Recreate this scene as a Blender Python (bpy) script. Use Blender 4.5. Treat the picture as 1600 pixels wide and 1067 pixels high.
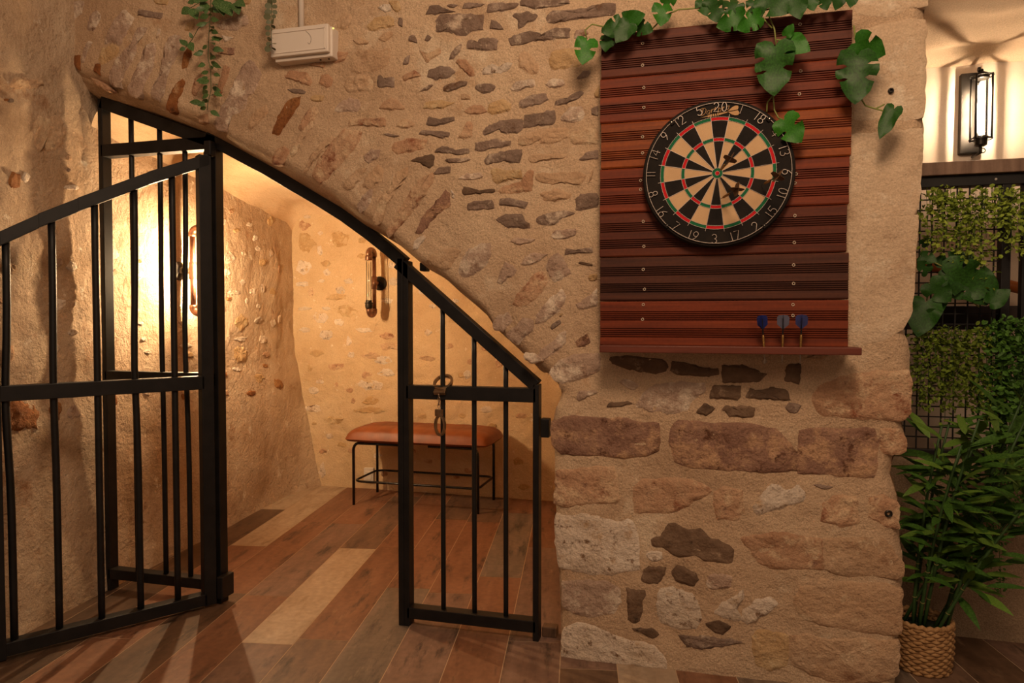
import bpy, bmesh, math, random
from mathutils import Vector, Matrix, noise as mnoise
random.seed(7)
R = math.radians
scene = bpy.context.scene
for o in list(bpy.data.objects): bpy.data.objects.remove(o)

# ---------------------------------------------------------------- camera, light, exposure
# world axes: X along the stone wall (to the right), Y into the wall, Z up; the gate stands in the plane Y = 0
F, CX, CY, H, D = 1100.0, 800.0, 533.5, 1.10, 2.34
YAW, PITCH = R(14.8), R(1.75)
cam_d = bpy.data.cameras.new('camera'); cam = bpy.data.objects.new('camera', cam_d)
scene.collection.objects.link(cam)
cam_d.sensor_width = 36.0; cam_d.lens = F / 1600.0 * 36.0; cam_d.clip_start = 0.02
cam.location = (0, -D, H); cam.rotation_euler = (R(90) - PITCH, 0, YAW)
scene.camera = cam
scene.view_settings.view_transform = 'Standard'; scene.view_settings.look = 'None'
scene.view_settings.exposure = 0.0; scene.view_settings.gamma = 1.0
scene.view_settings.use_curve_mapping = False

world = bpy.data.worlds.new('room_air'); scene.world = world; world.use_nodes = True
world.node_tree.nodes['Background'].inputs[0].default_value = (1.0, 0.66, 0.44, 1)
world.node_tree.nodes['Background'].inputs[1].default_value = 0.165

def point_lamp(name, loc, power, col, radius):
    l = bpy.data.lights.new(name, 'POINT'); l.energy = power; l.color = col; l.shadow_soft_size = radius
    o = bpy.data.objects.new(name, l); o.location = loc; scene.collection.objects.link(o); return o
point_lamp('pendant_lamp_light', (0.12, -2.05, 2.75), 142, (1.0, 0.68, 0.44), 0.32)
point_lamp('room_lamp_light', (1.2, -3.0, 2.6), 44, (1.0, 0.68, 0.44), 0.30)
point_lamp('far_room_lamp_light', (-0.9, -4.2, 2.6), 24, (1.0, 0.68, 0.44), 0.30)

# ---------------------------------------------------------------- pixel to place
_fw = Vector((-math.sin(YAW) * math.cos(PITCH), math.cos(YAW) * math.cos(PITCH), -math.sin(PITCH)))
_rt = Vector((math.cos(YAW), math.sin(YAW), 0)); _up = _rt.cross(_fw)
CAM = Vector((0, -D, H))
def ray(x, y): return _fw * F + _rt * (x - CX) - _up * (y - CY)
def onY(x, y, Y=0.0):
    d = ray(x, y); return CAM + d * ((Y - CAM.y) / d.y)
def onZ(x, y, Z=0.0):
    d = ray(x, y); return CAM + d * ((Z - CAM.z) / d.z)
def on_plane(x, y, p, n):
    d = ray(x, y); return CAM + d * ((p - CAM).dot(n) / d.dot(n))
LW0, LWK = -2.305, -0.106                       # left wall: X = LW0 + LWK * Y
LWN = Vector((1, -LWK, 0)).normalized()
def onL(x, y, off=0.0): return on_plane(x, y, Vector((LW0, 0, 0)) + LWN * off, LWN)

# ---------------------------------------------------------------- helpers
C = scene.collection
def props(o, label=None, cat=None, group=None, kind=None):
    if label: o['label'] = label
    if cat: o['category'] = cat
    if group: o['group'] = group
    if kind: o['kind'] = kind
    return o
def link(name, data, parent=None, m=None, loc=None):
    o = bpy.data.objects.new(name, data); C.objects.link(o)
    if m is not None and data is not None and not data.materials: data.materials.append(m)
    if parent is not None: o.parent = parent
    if loc is not None: o.location = loc
    return o
def empty(name, loc, label, cat, group=None):
    o = bpy.data.objects.new(name, None); o.empty_display_size = 0.05; C.objects.link(o); o.location = loc
    return props(o, label, cat, group)
def mesh(name, v, f, smooth=False):
    me = bpy.data.meshes.new(name); me.from_pydata([tuple(p) for p in v], [], f); me.validate()
    if smooth: me.polygons.foreach_set('use_smooth', [True] * len(me.polygons))
    me.update(); return me
class MB:
    """collects shapes for one mesh; coordinates in world space, origin moved at build()"""
    def __init__(s): s.v = []; s.f = []
    def add(s, v, f):
        k = len(s.v); s.v += [Vector(p) for p in v]; s.f += [tuple(i + k for i in q) for q in f]; return s
    def box(s, a, b):
        x0, y0, z0 = a; x1, y1, z1 = b
        return s.add([(x0,y0,z0),(x1,y0,z0),(x1,y1,z0),(x0,y1,z0),(x0,y0,z1),(x1,y0,z1),(x1,y1,z1),(x0,y1,z1)],
              [(0,3,2,1),(4,5,6,7),(0,1,5,4),(1,2,6,5),(2,3,7,6),(3,0,4,7)])
    def obox(s, c, ax, ay, az):
        c = Vector(c); v = [c + ax*i + ay*j + az*k for k in (-1,1) for i, j in ((-1,-1),(1,-1),(1,1),(-1,1))]
        return s.add(v, [(0,3,2,1),(4,5,6,7),(0,1,5,4),(1,2,6,5),(2,3,7,6),(3,0,4,7)])
    def bar(s, a, b, w, h, upv=Vector((0,0,1))):
        a = Vector(a); b = Vector(b); d = (b - a); L = d.length; d.normalize()
        side = d.cross(upv)
        if side.length < 1e-4: side = d.cross(Vector((0,1,0)))
        side.normalize(); u = side.cross(d)
        return s.obox((a + b) / 2, d * L / 2, side * w / 2, u * h / 2)
    def tube(s, pts, r, n=8, closed=False, cap=True):
        pts = [Vector(p) for p in pts]; m = len(pts); rr = r if isinstance(r, (list, tuple)) else [r] * m
        T = []
        for i in range(m):
            if closed: t = pts[(i+1) % m] - pts[i-1]
            else: t = pts[min(i+1, m-1)] - pts[max(i-1, 0)]
            T.append(t.normalized() if t.length > 1e-9 else Vector((0,0,1)))
        ref = Vector((0,0,1)) if abs(T[0].z) < .9 else Vector((1,0,0))
        u = T[0].cross(ref).normalized(); V = []
        for i in range(m):
            u = (u - T[i] * u.dot(T[i]))
            u = u.normalized() if u.length > 1e-6 else T[i].orthogonal().normalized()
            w = T[i].cross(u)
            V += [pts[i] + (u * math.cos(2*math.pi*k/n) + w * math.sin(2*math.pi*k/n)) * rr[i] for k in range(n)]
        f = []
        for i in range(m if closed else m - 1):
            j = (i + 1) % m
            f += [(i*n+k, i*n+(k+1) % n, j*n+(k+1) % n, j*n+k) for k in range(n)]
        if cap and not closed: f += [tuple(range(n))[::-1], tuple(range((m-1)*n, m*n))]
        return s.add(V, f)
    def lathe(s, c, prof, axis=Vector((0,0,1)), n=16):
        """prof: list of (radius, distance along axis)"""
        c = Vector(c); axis = Vector(axis).normalized(); u = axis.orthogonal().normalized(); w = axis.cross(u)
        V = [c + axis*h + (u*math.cos(2*math.pi*k/n) + w*math.sin(2*math.pi*k/n)) * max(r, 1e-5) for r, h in prof for k in range(n)]
        m = len(prof)
        f = [(i*n+k, i*n+(k+1) % n, (i+1)*n+(k+1) % n, (i+1)*n+k) for i in range(m-1) for k in range(n)]
        f += [tuple(range(n))[::-1], tuple(range((m-1)*n, m*n))]
        return s.add(V, f)
    def build(s, name, m, parent=None, origin=None, smooth=False, bevel=0):
        po = parent.matrix_basis.translation.copy() if parent is not None else Vector((0,0,0))
        p = parent
        while p is not None and p.parent is not None:
            p = p.parent; po += p.matrix_basis.translation
        if origin is None:
            if parent is None: origin = sum(s.v, Vector()) / len(s.v)
            else: origin = po if False else sum(s.v, Vector()) / len(s.v)
        origin = Vector(origin)
        me = mesh(name, [p - origin for p in s.v], s.f, smooth)
        me.materials.append(m)
        o = bpy.data.objects.new(name, me); C.objects.link(o)
        if parent is not None: o.parent = parent
        o.location = origin - po
        if bevel:
            b = o.modifiers.new('bevel', 'BEVEL'); b.width = bevel; b.segments = 2; b.limit_method = 'ANGLE'
        return o
def fbm(p, sc, octv=4):
    p = Vector(p) * sc; a = 1.0; t = 0.0
    for _ in range(octv): t += a * mnoise.noise(p); p = p * 2.03 + Vector((3.1, 1.7, 5.3)); a *= .5
    return t
def interp(pts, x):
    if x <= pts[0][0]: return pts[0][1]
    for (a, b), (c, d) in zip(pts, pts[1:]):
        if x <= c: return b + (d - b) * (x - a) / (c - a) if c > a else d
    return pts[-1][1]

# ---------------------------------------------------------------- materials
def lin(h):
    h = h.lstrip('#'); v = [int(h[i:i+2], 16) / 255 for i in (0, 2, 4)]
    return tuple(((c / 12.92) if c <= .04045 else ((c + .055) / 1.055) ** 2.4) for c in v) + (1,)
def M(name, cols, scale=6.0, rough=0.85, bump=0.0, bscale=60.0, bdist=0.01, metal=0.0, rnd=0.0, space='world',
      stretch=(1, 1, 1), speck=0.0, spscale=180.0, detail=6.0, spec=0.35, sharp=0.0, coat=0.0, bump2=0.0, b2scale=8.0, patch=()):
    m = bpy.data.materials.new(name); m.use_nodes = True; nt = m.node_tree; N = nt.nodes; L = nt.links
    b = N['Principled BSDF']; b.inputs['Roughness'].default_value = rough; b.inputs['Metallic'].default_value = metal
    b.inputs['Specular IOR Level'].default_value = spec; b.inputs['Coat Weight'].default_value = coat
    if len(cols) == 1 and not bump and not rnd:
        b.inputs['Base Color'].default_value = lin(cols[0]); return m
    if space == 'world': vec = N.new('ShaderNodeNewGeometry').outputs['Position']
    else: vec = N.new('ShaderNodeTexCoord').outputs['Object']
    oi = N.new('ShaderNodeObjectInfo')
    if space == 'object':
        ad = N.new('ShaderNodeVectorMath'); ad.operation = 'ADD'
        ml = N.new('ShaderNodeMath'); ml.operation = 'MULTIPLY'; ml.inputs[1].default_value = 37.0
        L.new(oi.outputs['Random'], ml.inputs[0]); L.new(vec, ad.inputs[0]); L.new(ml.outputs[0], ad.inputs[1]); vec = ad.outputs[0]
    mp = N.new('ShaderNodeMapping'); mp.inputs['Scale'].default_value = stretch; L.new(vec, mp.inputs['Vector'])
    n1 = N.new('ShaderNodeTexNoise'); n1.inputs['Scale'].default_value = scale; n1.inputs['Detail'].default_value = detail
    n1.inputs['Roughness'].default_value = .6; L.new(mp.outputs[0], n1.inputs['Vector'])
    cr = N.new('ShaderNodeValToRGB'); L.new(n1.outputs['Fac'], cr.inputs[0])
    e = cr.color_ramp.elements; k = len(cols)
    lo, hi = .28 + sharp, .72 - sharp
    if k == 1: e[0].color = e[1].color = lin(cols[0])
    else:
        e[0].position = lo; e[0].color = lin(cols[0]); e[1].position = hi; e[1].color = lin(cols[-1])
        for i in range(1, k - 1): q = e.new(lo + (hi - lo) * i / (k - 1)); q.color = lin(cols[i])
    col = cr.outputs[0]
    for pc, ps, pl, ph in patch:
        np_ = N.new('ShaderNodeTexNoise'); np_.inputs['Scale'].default_value = ps; np_.inputs['Detail'].default_value = 9; np_.inputs['Roughness'].default_value = .72
        av = N.new('ShaderNodeVectorMath'); av.operation = 'ADD'; av.inputs[1].default_value = (ps * 1.7, 3.1, pl * 40); L.new(mp.outputs[0], av.inputs[0]); L.new(av.outputs[0], np_.inputs['Vector'])
        rp_ = N.new('ShaderNodeMapRange'); rp_.inputs[1].default_value = pl; rp_.inputs[2].default_value = ph; L.new(np_.outputs['Fac'], rp_.inputs[0])
        mm = N.new('ShaderNodeMix'); mm.data_type = 'RGBA'; L.new(rp_.outputs[0], mm.inputs[0]); L.new(col, mm.inputs[6]); mm.inputs[7].default_value = lin(pc); col = mm.outputs[2]
    if speck:
        n2 = N.new('ShaderNodeTexNoise'); n2.inputs['Scale'].default_value = spscale; n2.inputs['Detail'].default_value = 3
        L.new(vec, n2.inputs['Vector'])
        r2 = N.new('ShaderNodeMapRange'); r2.inputs[1].default_value = .3; r2.inputs[2].default_value = .7
        r2.inputs[3].default_value = 1 - speck; r2.inputs[4].default_value = 1 + speck * .6; L.new(n2.outputs['Fac'], r2.inputs[0])
        mx = N.new('ShaderNodeVectorMath'); mx.operation = 'SCALE'; L.new(col, mx.inputs[0]); L.new(r2.outputs[0], mx.inputs['Scale']); col = mx.outputs[0]
    if rnd:
        r3 = N.new('ShaderNodeMapRange'); r3.inputs[3].default_value = 1 - rnd; r3.inputs[4].default_value = 1 + rnd; L.new(oi.outputs['Random'], r3.inputs[0])
        m3 = N.new('ShaderNodeVectorMath'); m3.operation = 'SCALE'; L.new(col, m3.inputs[0]); L.new(r3.outputs[0], m3.inputs['Scale']); col = m3.outputs[0]
    L.new(col, b.inputs['Base Color'])
    if bump:
        n4 = N.new('ShaderNodeTexNoise'); n4.inputs['Scale'].default_value = bscale; n4.inputs['Detail'].default_value = 8
        n4.inputs['Roughness'].default_value = .65; L.new(mp.outputs[0], n4.inputs['Vector'])
        bp = N.new('ShaderNodeBump'); bp.inputs['Strength'].default_value = bump; bp.inputs['Distance'].default_value = bdist
        L.new(n4.outputs['Fac'], bp.inputs['Height'])
        if bump2:
            n5 = N.new('ShaderNodeTexNoise'); n5.inputs['Scale'].default_value = b2scale; n5.inputs['Detail'].default_value = 5
            L.new(mp.outputs[0], n5.inputs['Vector'])
            bq = N.new('ShaderNodeBump'); bq.inputs['Strength'].default_value = bump2; bq.inputs['Distance'].default_value = .03
            L.new(n5.outputs['Fac'], bq.inputs['Height']); L.new(bq.outputs[0], bp.inputs['Normal'])
        L.new(bp.outputs[0], b.inputs['Normal'])
    return m
def glow(name, col, strength):
    m = bpy.data.materials.new(name); m.use_nodes = True; b = m.node_tree.nodes['Principled BSDF']
    b.inputs['Base Color'].default_value = (0, 0, 0, 1); b.inputs['Emission Color'].default_value = col + (1,)
    b.inputs['Emission Strength'].default_value = strength; return m
def thin_glass(name):
    m = bpy.data.materials.new(name); m.use_nodes = True; nt = m.node_tree; N = nt.nodes; L = nt.links
    N.remove(N['Principled BSDF']); t = N.new('ShaderNodeBsdfTransparent'); t.inputs[0].default_value = (.95, .95, .93, 1)
    g = N.new('ShaderNodeBsdfGlossy'); g.inputs['Roughness'].default_value = .05
    fr = N.new('ShaderNodeFresnel'); fr.inputs[0].default_value = 1.35
    mx = N.new('ShaderNodeMixShader'); L.new(fr.outputs[0], mx.inputs[0]); L.new(t.outputs[0], mx.inputs[1]); L.new(g.outputs[0], mx.inputs[2])
    L.new(mx.outputs[0], N['Material Output'].inputs[0]); return m

MORTAR = M('sandy_lime_mortar', ['#b39577', '#c8ab8c', '#d6bd9e'], 2.2, .95, .8, 120, .010, speck=.24, spscale=250, bump2=.6, b2scale=16, patch=[('#d9c4a8', 3.5, .56, .66), ('#b0855c', 2.6, .60, .72)])
PLASTER = M('rough_old_plaster', ['#a58563', '#b99d80', '#cab195', '#d2bda2'], 2.6, .95, .9, 60, .014, speck=.2, spscale=240, bump2=.7, b2scale=14, patch=[('#96643a', 3.4, .58, .72), ('#ddcdb6', 10.0, .60, .66), ('#98816a', 2.2, .58, .74), ('#6e4020', 5.0, .64, .72)])
BACKPL = M('ochre_alcove_plaster', ['#c2a27c', '#cfb28c', '#d9bf9c'], 2.5, .95, .7, 80, .009, speck=.14, spscale=260, bump2=.5, b2scale=14, patch=[('#e6d6bd', 16.0, .62, .67), ('#b9824a', 9.0, .66, .72)])
VAULT = M('vault_plaster', ['#c09a76', '#d6b894', '#e0c8a8'], 3.5, .95, .5, 60, .008, speck=.1, bump2=.4, b2scale=9, stretch=(1, .35, 1), patch=[('#a8693a', 5.0, .66, .74)])
WHITEPL = M('pale_plaster', ['#d9c7b2', '#e6d8c6'], 4, .95, .35, 220, .003, speck=.06, spscale=350)
LOWPL = M('sandy_low_wall_plaster', ['#9c846a', '#b59c7e'], 5, .95, .8, 140, .010, speck=.3, spscale=220)
BU = dict(rough=.9, bump=.9, bscale=38, bdist=.022)
ST = {
 'g': M('grey_brown_stone', ['#705c4e', '#8a7465', '#a59182'], 9, rnd=.12, speck=.16, patch=[('#c6b29c', 14, .54, .64), ('#6d4f38', 8, .58, .68)], **BU),
 'd': M('dark_flint_stone', ['#4f3d2f', '#6a5340', '#836b56'], 9, rnd=.12, speck=.10, patch=[('#a08870', 20, .58, .68), ('#3a2a1e', 12, .58, .66)], rough=.7, bump=.7, bscale=24, bdist=.022),
 'p': M('pinkish_limestone', ['#9d8270', '#b79c88', '#c8ae98'], 7, rnd=.08, speck=.16, patch=[('#e2d0ba', 10, .50, .60), ('#8a6750', 18, .58, .67)], **BU),
 'w': M('pale_limestone', ['#c8b49c', '#dac8b4', '#e4d6c4'], 8, rnd=.06, speck=.16, patch=[('#806248', 34, .56, .65), ('#bd9a72', 8, .56, .68)], **BU),
 't': M('tan_sandstone', ['#b38f6d', '#c4a382', '#d0b394'], 5, rnd=.06, speck=.14, patch=[('#dac3a2', 9, .54, .66), ('#9a7355', 8, .56, .68)], **BU),
 'l': M('dressed_pale_limestone', ['#c0a588', '#ceb598', '#d8c2a6'], 4, rnd=.03, speck=.16, rough=.92, bump=.8, bscale=50, bdist=.014, patch=[('#946840', 40, .64, .71), ('#e0d0b8', 9, .52, .66), ('#b09478', 6, .56, .68)]),
 'y': M('ochre_stone', ['#b08c5e', '#c5a377', '#d1b48c'], 6, rnd=.08, speck=.14, patch=[('#d6bf98', 11, .54, .66)], **BU),
 'o': M('orange_sandstone', ['#a97f60', '#be9676', '#ccab8a'], 6, rnd=.08, speck=.16, patch=[('#d8bb98', 10, .51, .62), ('#8a5238', 10, .56, .66), ('#7d5a4c', 15, .60, .68)], **BU),
 'm': M('mauve_stone', ['#7c5a4b', '#977360', '#ac8972'], 9, rnd=.06, speck=.18, patch=[('#c69f7c', 8, .50, .60), ('#64412f', 18, .55, .64), ('#d8bd9a', 26, .64, .70)], **BU),
 'r': M('rust_stained_stone', ['#74431f', '#965f34', '#b08252'], 8, rnd=.12, speck=.16, patch=[('#4a2812', 16, .56, .66), ('#c2a17a', 12, .60, .68)], **BU),
}
IRON = M('black_painted_steel', ['#0b0a0a', '#141212', '#1c1918'], 18, .50, .06, 60, .002, spec=.32)
FLOORM = [M('plank_' + n, c, 1.0, .55, .12, 3.0, .002, space='object', stretch=(14, 3.0, 1), rnd=.10, speck=.16, spscale=45, spec=.4, detail=10, patch=[(d, 1.1, .54, .68), (e_, 1.6, .60, .74)]) for n, c, d, e_ in (
 ('rust', ['#704a34', '#805840', '#906850'], '#402c20', '#a07c60'), ('brown', ['#584438', '#705644', '#806450'], '#342820', '#947860'), ('mauve', ['#684e42', '#7c6050', '#8e7262'], '#3c2e26', '#a08470'),
 ('pale', ['#9c846c', '#a69078', '#ae9a84'], '#8c745a', '#b8a690'), ('grey', ['#5c4e42', '#746456', '#887464'], '#40362e', '#9c8872'), ('dark', ['#483628', '#5e4634', '#6e5440'], '#2a1e16', '#846a52'))]
GROUT = M('tile_grout', ['#b59a7c'], 5, .95)
BOARD = [M('ipe_board_' + n, c, 1.0, .6, .15, 2.0, .002, stretch=(3, 6, 60), speck=.12, spscale=90, spec=.25, patch=[(d, .35, .55, .75)]) for n, c, d in (
 ('brown', ['#441e12', '#562616', '#64301a'], '#2e160e'), ('red', ['#582412', '#6e2e16', '#80381a'], '#3a1a0e'), ('orange', ['#682e14', '#824018', '#944c20'], '#46220f'), ('dark', ['#3a1e16', '#4a281c', '#583020'], '#26140e'))]
GROOVE = None
SHELFM = M('reddish_shelf_wood', ['#54281b', '#6a3222'], 3, .5, .1, 4, .002, stretch=(2, 20, 20))
STEEL = M('brushed_steel', ['#a8a29a', '#c9c2b8'], 30, .32, metal=1.0, bump=.02)
CUFF = M('nickel_cuffs', ['#8d7a66', '#b8a48c'], 30, .35, metal=1.0, bump=.02)
COPPER = M('aged_pipe_metal', ['#6d4a38', '#8a6450', '#a17d66'], 25, .36, metal=.85, bump=.05, bscale=90)
BRONZE = M('dark_bronze', ['#2a2724', '#3a3632'], 20, .4, metal=.8, bump=.04)
LEATHER = M('cognac_leather', ['#6a3212', '#82421a', '#925022'], 7, .50, .12, 120, .002, spec=.5)
BLACKGLOSS = M('black_gloss_tube', ['#0a0a0c'], rough=.2, spec=.6)
GLASS = thin_glass('clear_tube_glass')
WHITEBOX = M('off_white_plastic', ['#cfc4b8', '#d8cec2'], 4, .5, rnd=.01)
SISAL_B, SISAL_R = None, None

# ================================================================ SETTING
def grid(nu, nv, fn):
    V = [fn(i / nu, j / nv) for j in range(nv + 1) for i in range(nu + 1)]
    Fc = [(j*(nu+1)+i, j*(nu+1)+i+1, (j+1)*(nu+1)+i+1, (j+1)*(nu+1)+i) for j in range(nv) for i in range(nu)]
    return V, Fc

# ---- floor of wood-look planks laid nearly square to the wall
pd = ray(900, 500); PDIR = Vector((pd.x, pd.y, 0)).normalized(); PNRM = Vector((PDIR.y, -PDIR.x, 0))
PANG = math.atan2(PDIR.y, PDIR.x) - math.pi / 2
PW, PL = 0.181, 1.0
fb = MB(); fb.box((-3.2, -3.2, -.06), (3.6, 2.6, -.0007))
floor = fb.build('floor', GROUT); props(floor, kind='structure')
u0 = onZ(873.6, 1067).dot(PNRM)
JP = {-7: (420, 931), -6: (560, 857), -5: (505, 999), -4: (615, 918), -8: (500, 815.5), -9: (396, 853), -10: (432, 796), -3: (660, 925), -2: (790, 902), -1: (800, 1001), 0: (905, 1045), 1: (1000, 1040)}
PAL = {-7: [0, 2, 0, 0], -6: [3, 1, 0, 2], -5: [1, 0, 0, 0], -4: [4, 0, 1, 1], -8: [0, 0, 0, 5], -9: [0, 3, 3, 0], -10: [5, 3, 3, 5], -3: [2, 0, 1, 0], -2: [0, 4, 0, 2], -1: [2, 2, 0, 1], 0: [5, 2, 4, 0], 1: [3, 3, 1, 0]}
pm = []
for m in FLOORM:
    b = MB(); b.box((-PW/2 + .0015, -PL/2 + .0015, -.012), (PW/2 - .0015, PL/2 - .0015, 0)); me = mesh('plank', b.v, b.f); me.materials.append(m); pm.append(me)
rp = random.Random(3)
for k in range(-13, 16):
    uc = u0 + (k + .5) * PW
    if k in JP: v0 = onZ(*JP[k]).dot(PDIR)
    else: v0 = rp.uniform(0, 1)
    for n in range(-6, 6):
        vc = v0 + (n + .5) * PL
        c = PNRM * uc + PDIR * vc
        if not (-2.75 < c.x < 3.0 and -2.4 < c.y < 2.3): continue
        # around the joint n=-1 is the near plank and n=0 the far one
        if k in PAL and -2 <= n <= 1:
            q = {-2: PAL[k][3], -1: PAL[k][0], 0: PAL[k][1], 1: PAL[k][2]}[n]
        else: q = rp.choice([0, 0, 1, 1, 2, 2, 4, 5, 5])
        o = link('plank', pm[q], floor); o.location = (c.x - floor.location.x, c.y - floor.location.y, -floor.location.z); o.rotation_euler.z = PANG

# ---- front stone wall with the half arch
YF = -0.10; ZTOP = 2.75; YB = 0.30
def sz(x, y, Y=YF): p = onY(x, y, Y); return (p.x, p.z)
ARCH_F = [sz(*p) for p in [(60,92),(85,102),(112,113),(135,122),(160,130),(200,144),(240,164),(280,180),(310,192),(340,208),(365,223),(390,234),(412,247),(445,264),(480,285),(520,309),(540,324),(556,336),(590,356),(605,368),(622,384),(640,399),(665,420),(690,434),(715,455),(738,476),(756,492),(768,511),(790,531),(812,551),(840,571),(860,589),(874,606)]]
BAR_TOP = [sz(p[0], p[1], 0) for p in [(120,138),(157,152),(250,180),(335,212),(380,236),(460,281),(540,329),(600,373),(640,405),(690,441),(740,486),(790,533),(830,576),(850,600)]]
SJ = ARCH_F[-1][0]
def arch_f(s): return interp(ARCH_F, s)
def arch_b(s):
    z = interp(BAR_TOP, s) + .006
    g = max(0, min(1, (s + 1.15) / .2)) * .035
    return z + g
JAMB = sorted([(z, s) for s, z in [sz(*p) for p in [(874,606),(875,620),(866,640),(862,660),(864,700),(865,760),(867,830),(871,900),(873,960),(875,1030),(876,1050)]]])
JAMB = [(-.02, JAMB[0][1])] + JAMB
RIGHT = sorted([(z, s) for s, z in [sz(*p) for p in [(1452,-150),(1451,0),(1449,60),(1449,140),(1446,200),(1443,240),(1443,270),(1438,320),(1437,400),(1433,450),(1428,485),(1415,515),(1422,535),(1426,560),(1425,610),(1422,645),(1413,655),(1420,690),(1419,705),(1400,712),(1398,728),(1395,740),(1407,780),(1409,840),(1414,880),(1414,900),(1412,930),(1409,960),(1406,985),(1404,1030),(1401,1067)]]])
RIGHT = [(-.02, RIGHT[0][1])] + RIGHT + [(ZTOP + .1, RIGHT[-1][1])]
SL = -2.45
def wall_y(s, z, d):
    """front face relief; d = distance to a free edge"""
    y = YF + .012 * fbm((s, 0, z), 2.2, 3) + .004 * fbm((s, 7, z), 14, 3)
    r = .035
    if d < r: y += .03 * (1 - d / r) ** 2
    return y
W = MB()
# patch A: above the arch
NA, MA = 150, 62
rows = []
def patchA(u, v):
    s = SL + (SJ - SL) * u; z0 = arch_f(s); w = v ** 1.25; z = z0 + (ZTOP - z0) * w
    return Vector((s, wall_y(s, z, (z - z0) * .8), z))
V, Fc = grid(NA, MA, patchA); W.add(V, Fc)
def soffit(u, v):
    s = SL + (SJ - SL) * u; zf, zb = arch_f(s), arch_b(s)
    if v < .5:
        w = v / .5; y0 = wall_y(s, zf, 0); y = y0 + (-.03 - y0) * w; z = zf + (min(zb, zf + .02) - zf) * (w ** .7)
        return Vector((s, y, z + .008 * fbm((s, y, z), 9, 3) * math.sin(w * math.pi)))
    w = (v - .5) / .5; return Vector((s, -.03 + (YB + .03) * w, min(zb, zf + .02) - .016 * min(1, w * 6) * max(0, min(1, (-1.15 - s) / .2))))
V, Fc = grid(NA, 12, soffit); W.add(V, [q[::-1] for q in Fc])
def jamb_s(z):
    return interp(JAMB, z) if z < ARCH_F[-1][1] else SJ
NB, NZ = 84, 190
def patchB(u, v):
    z = ZTOP * v; a = jamb_s(z); b = interp(RIGHT, z) + .006 * fbm((0, 3, z), 18, 3); s = a + (b - a) * u
    dl = (s - a) if z < ARCH_F[-1][1] else 1.0
    return Vector((s, wall_y(s, z, min(dl, b - s)), z))
V, Fc = grid(NB, NZ, patchB); W.add(V, Fc)
V, Fc = grid(8, NZ, lambda u, v: Vector((interp(RIGHT, ZTOP*v) + .006 * fbm((0,3,ZTOP*v), 18, 3) - .02*u, YF + .03 + (.42 - YF) * u, ZTOP*v))); W.add(V, Fc)
zj = ARCH_F[-1][1]
V, Fc = grid(8, 60, lambda u, v: Vector((jamb_s(zj*v), YF + .03 + (YB - YF - .03) * u, zj*v))); W.add(V, [q[::-1] for q in Fc])
# back face closing the slab
V, Fc = grid(60, 4, lambda u, v: Vector((SL + (SJ - SL)*u, YB, arch_b(SL + (SJ-SL)*u) + (ZTOP - arch_b(SL + (SJ-SL)*u))*v))); W.add(V, Fc)
V, Fc = grid(4, 4, lambda u, v: Vector((SJ + (.55 - SJ)*u, YB, ZTOP*v))); W.add(V, Fc)
wall_front = W.build('wall_front', MORTAR, origin=(0, 0, 0), smooth=True); props(wall_front, kind='structure')

# ---- left wall, running from the room through the gate into the alcove
ZCE = 2.0
def alc_ceil(Y): return 1.985 - .075 * max(0, Y)
def left_pt(Y, z):
    base = LW0 + LWK * Y
    low = max(0, min(1, (.85 - z) / .25))
    q = 1 if Y < -.05 else max(0, min(1, (1.72 - z) / .2))
    x = base - .018 - .035 * min(1, z / .6) + .010 * q * fbm((0, Y, z), 1.8, 3) + q * (.006 * fbm((4, Y, z), 8, 4) + .0045 * abs(fbm((9, Y, z), 24, 3))) * (1 - .8 * low)
    x += low * .006
    x -= .06 * max(0, min(1, (Y - .7) / 1.0)) * (1 - low) * max(0, min(1, (z - .5) / .5))
    if Y > 1.5 and z < .6: x += .12 * ((Y - 1.5) / .35) ** 2 * (1 - z / .6)
    return Vector((x, Y, z))
V, Fc = grid(230, 170, lambda u, v: left_pt(-1.3 + 3.2*u, 2.75*v))
wl = MB().add(V, Fc).build('wall_left', PLASTER, origin=(0, 0, 0), smooth=True); props(wl, kind='structure')
# ---- alcove back wall, right side, vaulted ceiling
YBK = 1.83
def back_pt(s, z):
    y = YBK + .012 * fbm((s, 0, z), 2.5, 3) + .006 * fbm((s, 3, z), 11, 3)
    return Vector((s, y, z))
V, Fc = grid(150, 140, lambda u, v: back_pt(-2.75 + 2.5*u, 2.1*v))
wb = MB().add(V, Fc).build('wall_back', BACKPL, origin=(0, 0, 0), smooth=True); props(wb, kind='structure')
V, Fc = grid(20, 20, lambda u, v: Vector((-.40 + .02*fbm((1, u*1.6, v*2), 3, 2), .2 + 1.7*u, 2.1*v)))
wr = MB().add(V, [q[::-1] for q in Fc]).build('wall_alcove', BACKPL, origin=(0, 0, 0), smooth=True); props(wr, kind='structure')
def ceil_pt(u, v):
    Y = -.02 + 1.92 * v; wx = left_pt(Y, 1.75).x; d = 2.3 * u ** 2.2 - .0; x = wx + d - .004; z = alc_ceil(Y) + .02 * fbm((x, Y, 2), 3, 4)
    r = .16
    if d < r: z -= .15 * (1 - math.sqrt(max(0, 1 - (1 - d / r) ** 2)))
    if Y > YBK - .12: z -= .05 * ((Y - YBK + .12) / .12) ** 2
    return Vector((x, Y, z))
V, Fc = grid(90, 70, ceil_pt)
ce = MB().add(V, [q[::-1] for q in Fc]).build('ceiling', VAULT, origin=(0, 0, 0), smooth=True); props(ce, kind='structure')

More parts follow.
